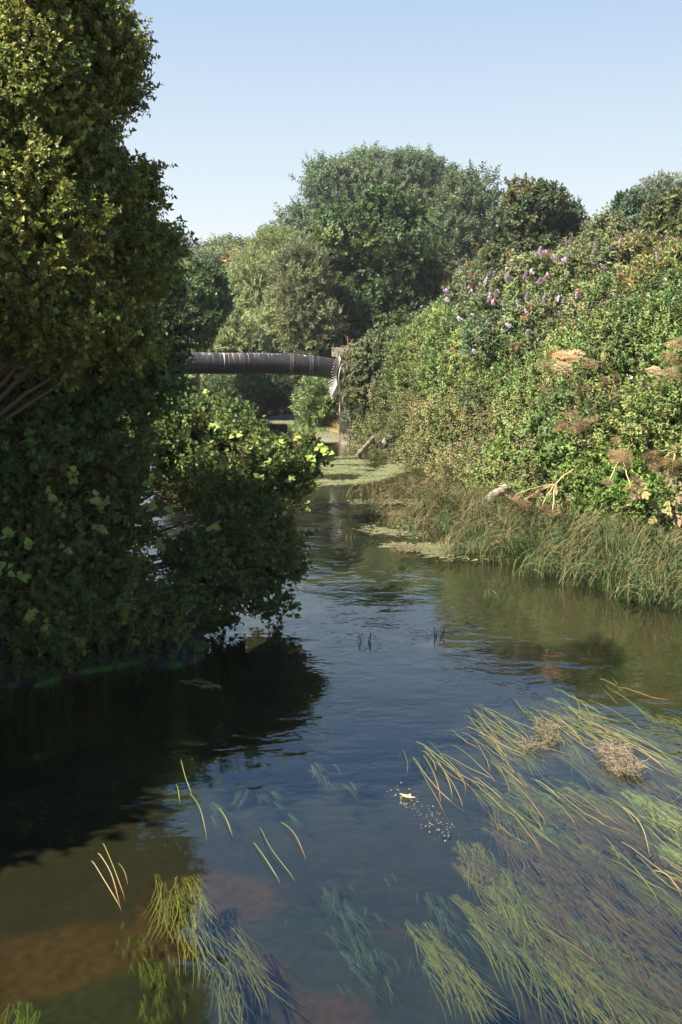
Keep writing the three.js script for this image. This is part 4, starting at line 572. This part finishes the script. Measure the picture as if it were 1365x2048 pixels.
// ---------------------------------------------------------------- timber and debris
{
  const post = (name, label, a, b, r, col) => { const T = thing(name, label, 'log', a), s = new Soup(); const pts = bend(a, b, 0, 9, r * .22); s.tube(pts, r, r * .8, 9, col, mixc(col, [col[0] * 1.15, col[1] * 1.1, col[2] * 1.05], 1)); for (const [c, o] of [[b, 1], [a, -1]]) { const d = b.clone().sub(a).normalize().multiplyScalar(o), u = V(0, 0, 0).crossVectors(d, UPV).normalize(), v = V(0, 0, 0).crossVectors(u, d); for (let k = 0; k < 12; k++) { const p = (q) => c.clone().addScaledVector(u, Math.cos(q / 12 * 6.2832) * r * .95).addScaledVector(v, Math.sin(q / 12 * 6.2832) * r * .95); s.tri(c.clone().addScaledVector(d, .01), p(k), p(k + 1), mixc(col, [.1, .07, .05], .5)); } } mesh('log_body', s.geo(a), M.bark, T); const w = new Soup(); for (const t of [.45, .8]) { const c = a.clone().lerp(b, t), d = b.clone().sub(a).normalize(); w.tube([c, c.clone().addScaledVector(d, .06)], r * 1.12, r * 1.1, 12, mixc(col, [.1, .07, .05], .35)); } mesh('collar', w.geo(a), M.bark, T); };
  post('sunken_post', 'brown sloping post end dipping into the water near the pier', onWater(714, 914, -.1), at(752, 872, 39.5), .12, [.105, .085, .062]);
  post('sunken_post', 'short broken timber stub in the bank right of the sloping post', at(764, 892, 39.6), at(782, 876, 39.8), .17, [.12, .098, .07]);
  post('fallen_log', 'pale bleached log lying at the bank foot behind the rushes', at(962, 1012, 27.4), at(1012, 975, 28), .15, [.2, .17, .13]);
  const heap = (name, label, px, py, n, sx, sz, len, cols, h = .12, cat = 'debris') => { const c = onWater(px, py), T = thing(name, label, cat, c), s = new Soup(); for (let i = 0; i < n; i++) { const a = c.clone().add(V(rr(-sx, sx), rr(.005, h), rr(-sz, sz))), an = rr(0, 6.28); s.tube(bend(a, a.clone().add(V(Math.cos(an) * len * R(), rr(-.03, .06), Math.sin(an) * len * R())), rr(-.02, .03), 4, len * .08), rr(.002, .005) * (len > .3 ? 2 : 1), .002, 3, mixc(pick(cols), pick(cols), R()).map((x) => x * .38)); } mesh('tangle', s.geo(c), M.dry, T); };
  heap('stick_heap', 'heap of dark wet sticks at the bush tip', 668, 1025, 90, .55, .7, .9, [[.16, .13, .1], [.26, .22, .18], [.1, .08, .06]], .28, 'sticks');
  heap('weed_wreck', 'tan tangle of dead weed caught in upper blades', 1097, 1470, 260, .12, .3, .16, [[.3, .24, .14], [.22, .2, .1]], .07);
  heap('weed_wreck', 'largest brown wrack clump caught among the blades', 1240, 1525, 420, .15, .38, .18, [[.34, .26, .16], [.24, .18, .1], [.4, .32, .22]], .09);
  heap('weed_wreck', 'small wrack scrap left of the tan tangle', 1062, 1495, 90, .14, .16, .14, [[.3, .24, .14], [.26, .2, .12]], .05);
  heap('weed_wreck', 'brown wrack patch under the shaded rushes', 815, 1100, 60, .4, .3, .4, [[.3, .17, .08], [.22, .14, .08]], .1);
  // drifting scraps and the fallen leaf
  const s = new Soup(); for (let i = 0; i < 120; i++) { const t = R(), c = onWater(lerp(790, 905, t) + rr(-28, 28), lerp(1578, 1680, t) + rr(-14, 14)); leafInto(s, 'oval', c.add(V(0, .012, 0)), V(Math.cos(i), 0, Math.sin(i)), UPV, rr(.006, .022), 1.2, .1, 0, mixc([.28, .22, .14], [.12, .11, .05], R())); }
  tag(mesh('drift_scraps', s.geo(), M.dry), 'line of small floating scraps in midstream', 'scraps', null, 'stuff');
  const p = onWater(815, 1598), L = thing('fallen_leaf', 'pale tan fallen leaf floating at the head of the scraps', 'leaf', p), q = new Soup(); for (const an of [.5, 1.7, -.7]) leafInto(q, 'maple', V(0, .022, 0), V(Math.sin(an), .02, -Math.cos(an)).normalize(), UPV, an > 0 ? .09 : .11, .6, .04, .02, [.34, .26, .15]); mesh('leaf_blade', q.geo(), M.matte, L);
}
console.log('reeds');
// ---------------------------------------------------------------- bur-reed clumps streaming on the surface, foreground right
// the current runs towards the bridge and a little to the right
const FLOW = (x, z) => V(.38 + .03 * x, 0, 1).normalize();
function streaming(label, px, py, n, len, spread, tipc = [.2, .11, .045], name = 'bur_reed_clump', cat = 'water plant', group = 'streaming bur-reed clumps') {
  const c = onWater(px, py), T = thing(name, label, cat, V(c.x, -.3, c.z), group);
  for (let i = 0; i < n; i++) {
    const s = new Soup(), f = FLOW(c.x, c.z).applyAxisAngle(UPV, rr(-spread, spread)), o = c.clone().add(V(rr(-.26, .26), -.28, rr(-.38, .3))), L = len * rr(.45, 1.15), lift = rr(.02, .09), cur = rr(-.25, .25), pts = [];
    for (let k = 0; k <= 10; k++) { const t = k / 10, a = cur * t * t; const fx = f.clone().applyAxisAngle(UPV, a); const y = t < .25 ? lerp(-.28, lift, Math.sin(t / .25 * 1.57)) : lerp(lift, rr(-.03, .005), (t - .25) / .75); pts.push(V(o.x + fx.x * L * t, y, o.z + fx.z * L * t)); }
    const g = pick([[.036, .064, .014], [.048, .072, .017], [.028, .052, .014], [.068, .076, .022], [.096, .08, .03]]), tip = R() < .5 ? tipc : mixc(g, [.17, .17, .05], .6);
    blade(s, pts, rr(.005, .010), g, tip); mesh('blade', s.geo(T.position), M.reed, T);
  }
}
const clumpSpots = [['bur-reed tuft at the dark left point of the streaming bed', 838, 1500, 16, 1.5, .22], ['bur-reed tuft with long arching blades top of the bed', 952, 1422, 19, 1.7, .2], ['bur-reed tuft above the tan wrack tangle', 1060, 1412, 20, 1.5, .3], ['bur-reed tuft at the highest point of the bed', 1105, 1388, 9, 1.3, .35], ['bur-reed tuft left of centre in the bed', 935, 1462, 17, 1.3, .2], ['dense bur-reed tuft running under the brown wrack', 1120, 1440, 21, 1.6, .2], ['bur-reed tuft between the two wrack clumps', 1180, 1455, 17, 1.4, .25], ['bur-reed tuft with bent straw blade mid bed', 1070, 1575, 10, 1.2, .3], ['small bur-reed tuft below the left point', 1010, 1618, 9, 1.0, .15], ['bur-reed tuft at far right near photo edge', 1320, 1618, 11, 1.1, .5], ['bur-reed tuft at right edge below dark water', 1330, 1440, 9, 1.0, .5], ['sparse bur-reed tuft in the upper right open water', 1200, 1368, 7, 1.0, .4], ['bur-reed tuft with red tipped blades lower centre of the bed', 1235, 1705, 9, 1.1, .2], ['bur-reed tuft left of the bent straw blade', 960, 1540, 9, 1.2, .15], ['lowest bur-reed tuft near the right edge', 1320, 1750, 7, 1.0, .3], ['bur-reed tuft below the largest wrack clump', 1255, 1610, 8, 1.1, .3]];
for (const c of clumpSpots) streaming(...c);
// single blades on the open water
const blades = [['two-tone blade slanting through dark water left of centre', [[360, 1510], [372, 1560], [385, 1590]]], ['long thin blade in dark water reaching down right', [[378, 1582], [400, 1620], [415, 1680]]], ['short blade beside the long thin blade in dark water', [[352, 1565], [357, 1585], [360, 1605]]], ['curved blade mid dark water', [[437, 1612], [452, 1640], [466, 1672]]], ['olive blade nearest midstream, left of the pair', [[505, 1680], [530, 1720], [562, 1765]]], ['long olive blade of the midstream pair', [[518, 1648], [545, 1705], [592, 1760]]], ['brown tipped blade right of the midstream pair', [[560, 1640], [588, 1670], [614, 1720]]], ['straw blade at the head of the bright weed on the left', [[182, 1715], [215, 1775], [245, 1820]]], ['orange brown blade beside the straw blade', [[195, 1700], [222, 1750], [242, 1815]]], ['green blade right of the orange brown blade', [[205, 1680], [228, 1740], [252, 1800]]], ['short brown blade above the bright left weed', [[235, 1722], [248, 1745], [256, 1765]]], ['long straight red tipped blade low in the right weed', [[1050, 1835], [1120, 1880], [1205, 1930]]], ['tan blade curving down among right hand weed', [[1240, 1608], [1280, 1650], [1302, 1715]]], ['bright straw blade by the far right tuft', [[1305, 1738], [1335, 1755], [1365, 1790]]], ['pale stick drifting below the rushes', [[890, 1220], [930, 1226], [978, 1240]]]];
for (const [label, pix] of blades) { const pts0 = pix.map(([a, b]) => onWater(a, b, .02)), cv = new THREE.CatmullRomCurve3(pts0), pts = cv.getPoints(10); pts.forEach((p, i) => { p.y = .012 + .03 * Math.sin(i / 10 * 3.14) - (i === 0 || i === 10 ? .02 : 0); }); const T = thing('floating_blade', label, 'reed blade', pts0[0], 'single blades on open water'), s = new Soup(); blade(s, pts, .0075, /straw|pale|tan/.test(label) ? [.17, .14, .065] : [.075, .10, .025], /red|orange|brown/.test(label) ? [.2, .09, .04] : [.17, .15, .06]); mesh('blade', s.geo(pts0[0]), M.reed, T); }
for (const [label, px, py] of [['bent dark rush tuft standing alone in blue water', 722, 1285], ['folded dark rush stalk right of the lone tuft', 868, 1275], ['dark broken rush stalks at the tip of the rush bed', 972, 1195], ['dark rush stalks piercing the water left of the bed', 705, 1080]]) {
  const c = onWater(px, py), T = thing('lone_rush', label, 'rush', V(c.x, -.2, c.z), 'lone rushes in open water'); for (let i = 0; i < 7; i++) { const o = c.clone().add(V(rr(-.12, .12), -.2, rr(-.1, .1))), h = rr(.24, .4), k = o.clone().add(V(rr(-.08, .12), h, rr(-.05, .05))), e = k.clone().add(V(rr(-.05, .28), -rr(.1, .35), rr(-.1, .15))), s = new Soup(); blade(s, [o, o.clone().lerp(k, .5), k, k.clone().lerp(e, .5), e], .014, [.05, .07, .035], [.08, .08, .04]); mesh('stalk', s.geo(T.position), M.reed, T); }
}
// ---------------------------------------------------------------- weed streaming under the surface
const tress = [1, 2].map((sd) => { const g = rngOf(sd * 5), s = new Soup(); for (let i = 0; i < 7; i++) { const an = (g() - .5) * .38, L = .45 + .55 * g(), pts = [], y0 = (g() - .5) * .05, x0 = (g() - .5) * .1, w = (g() - .5) * .5; for (let k = 0; k <= 6; k++) { const t = k / 6; pts.push(V(x0 + Math.sin(an + w * t) * L * t + .012 * Math.sin(t * 9 + i), y0 - .05 * t * t, Math.cos(an) * L * t)); } const k = .4 + 1.1 * g(); blade(s, pts, .006 + .007 * g(), [k, k, k], [k * 1.15, k * .95, k * .8], g); } return s.geo(); });
function weedBed(name, label, zones) {
  const lists = [[], []];
  for (const [poly, n, tints, y0, y1, cl, sz] of zones) { const seeds = []; inside(poly, Math.max(3, Math.round(n / cl)), (x, z) => seeds.push([x, z, rr(y0, y1), pick(tints), rr(-.25, .25)])); for (let i = 0; i < n; i++) { const [x, z, y, t, tw] = pick(seeds), f = FLOW(x, z), along = rr(-.1, .5), p = V(x + rr(-.1, .1) + f.x * along, y - rr(0, .06), z + rr(-.1, .1) + f.z * along), k = rr(.75, 1.25); lists[i & 1].push({ p, axis: V(rr(-.06, .06), 1, rr(-.06, .06)).normalize(), roll: Math.atan2(f.x, f.z) + tw + rr(-.15, .15), s: rr(.42, .8) * (sz ?? 1), c: t.map((c) => c * k) }); } }
  const T = thing(name, label, 'water weed', V(0, -.3, -9)); T.userData.kind = 'stuff';
  lists.forEach((l, i) => copies('tresses', tress[i], M.weed, l, T, T.position));
}
const OLIVE = [[.12, .118, .017], [.15, .137, .022], [.09, .098, .017]], BROWNW = [[.105, .06, .02], [.078, .048, .02], [.12, .072, .025]], LIME = [[.13, .14, .014], [.155, .16, .018], [.1, .12, .014]];
weedBed('right_weed_bed', 'olive and brown crowfoot weed streaming below the surface, lower right', [
  [[[930, 1430], [1120, 1390], [1365, 1450], [1365, 1640], [1150, 1640], [1000, 1560]], 300, [...OLIVE, ...BROWNW], -.1, -.01, 7],
  [[[960, 1560], [1365, 1560], [1365, 1900], [1180, 1880], [1020, 1700]], 500, [...OLIVE, ...BROWNW, ...BROWNW], -.18, -.02, 7],
  [[[900, 1650], [1000, 1640], [1080, 1760], [1300, 1960], [1100, 1900], [960, 1760]], 260, [...BROWNW, ...OLIVE], -.2, -.03, 7],
  [[[870, 1760], [1000, 1740], [1160, 1830], [1120, 1900], [960, 1850]], 110, LIME, -.16, -.03, 12],
  [[[820, 1850], [880, 1840], [890, 1880], [850, 1885]], 40, LIME, -.08, -.03, 16],
  [[[1230, 1480], [1365, 1500], [1365, 1720], [1280, 1700]], 110, [[.26, .29, .08], [.2, .24, .07]], -.06, -.01, 22],
  [[[1180, 1880], [1365, 1850], [1365, 2048], [1260, 2048]], 170, [[.16, .17, .025], [.2, .2, .03]], -.28, -.1, 7],
  [[[1180, 1365], [1365, 1420], [1365, 1470], [1230, 1420]], 60, OLIVE, -.1, -.03, 10],
]);
weedBed('left_weed_bed', 'yellow green weed tongue streaming below the surface, lower left', [
  [[[240, 1760], [310, 1750], [350, 1850], [345, 1920], [300, 1960], [270, 1860]], 60, [[.1, .15, .018], [.13, .17, .02]], -.45, -.3, 3, .3],
  [[[325, 1715], [385, 1725], [380, 1770], [330, 1760]], 40, [[.26, .22, .06], [.2, .2, .05]], -.2, -.1, 10],
  [[[0, 1930], [60, 1950], [90, 2048], [0, 2048]], 70, [[.1, .2, .03], [.13, .22, .03]], -.3, -.15, 7, .6],
  [[[400, 1790], [460, 1800], [450, 1850], [410, 1840]], 24, OLIVE, -.3, -.2, 8],
  [[[330, 1490], [600, 1480], [620, 1530], [420, 1560]], 16, [[.05, .1, .03], [.07, .11, .035]], -.4, -.25, 3, .5],
  [[[600, 1490], [680, 1500], [690, 1560], [640, 1560]], 9, [[.07, .085, .04], [.085, .09, .05]], -.06, -.01, 9, .6],
]);
weedBed('midstream_weed_bed', 'teal green low weed carpet in midstream', [
  [[[560, 1720], [760, 1620], [900, 1700], [860, 1860], [700, 1840]], 110, [[.05, .085, .045], [.04, .075, .04]], -.5, -.38, 3, .5],
  [[[350, 1950], [640, 1930], [700, 2048], [360, 2048]], 80, [[.045, .08, .04], [.05, .08, .035]], -.5, -.38, 3, .5],
  [[[1000, 1500], [1080, 1500], [1120, 1600], [1040, 1620]], 60, [[.1, .2, .09], [.08, .17, .08]], -.3, -.15, 8],
]);
console.log('weeds');
scene.fog = new THREE.FogExp2(new THREE.Color(.85, .92, 1), .00018);
renderer.render(scene, camera);
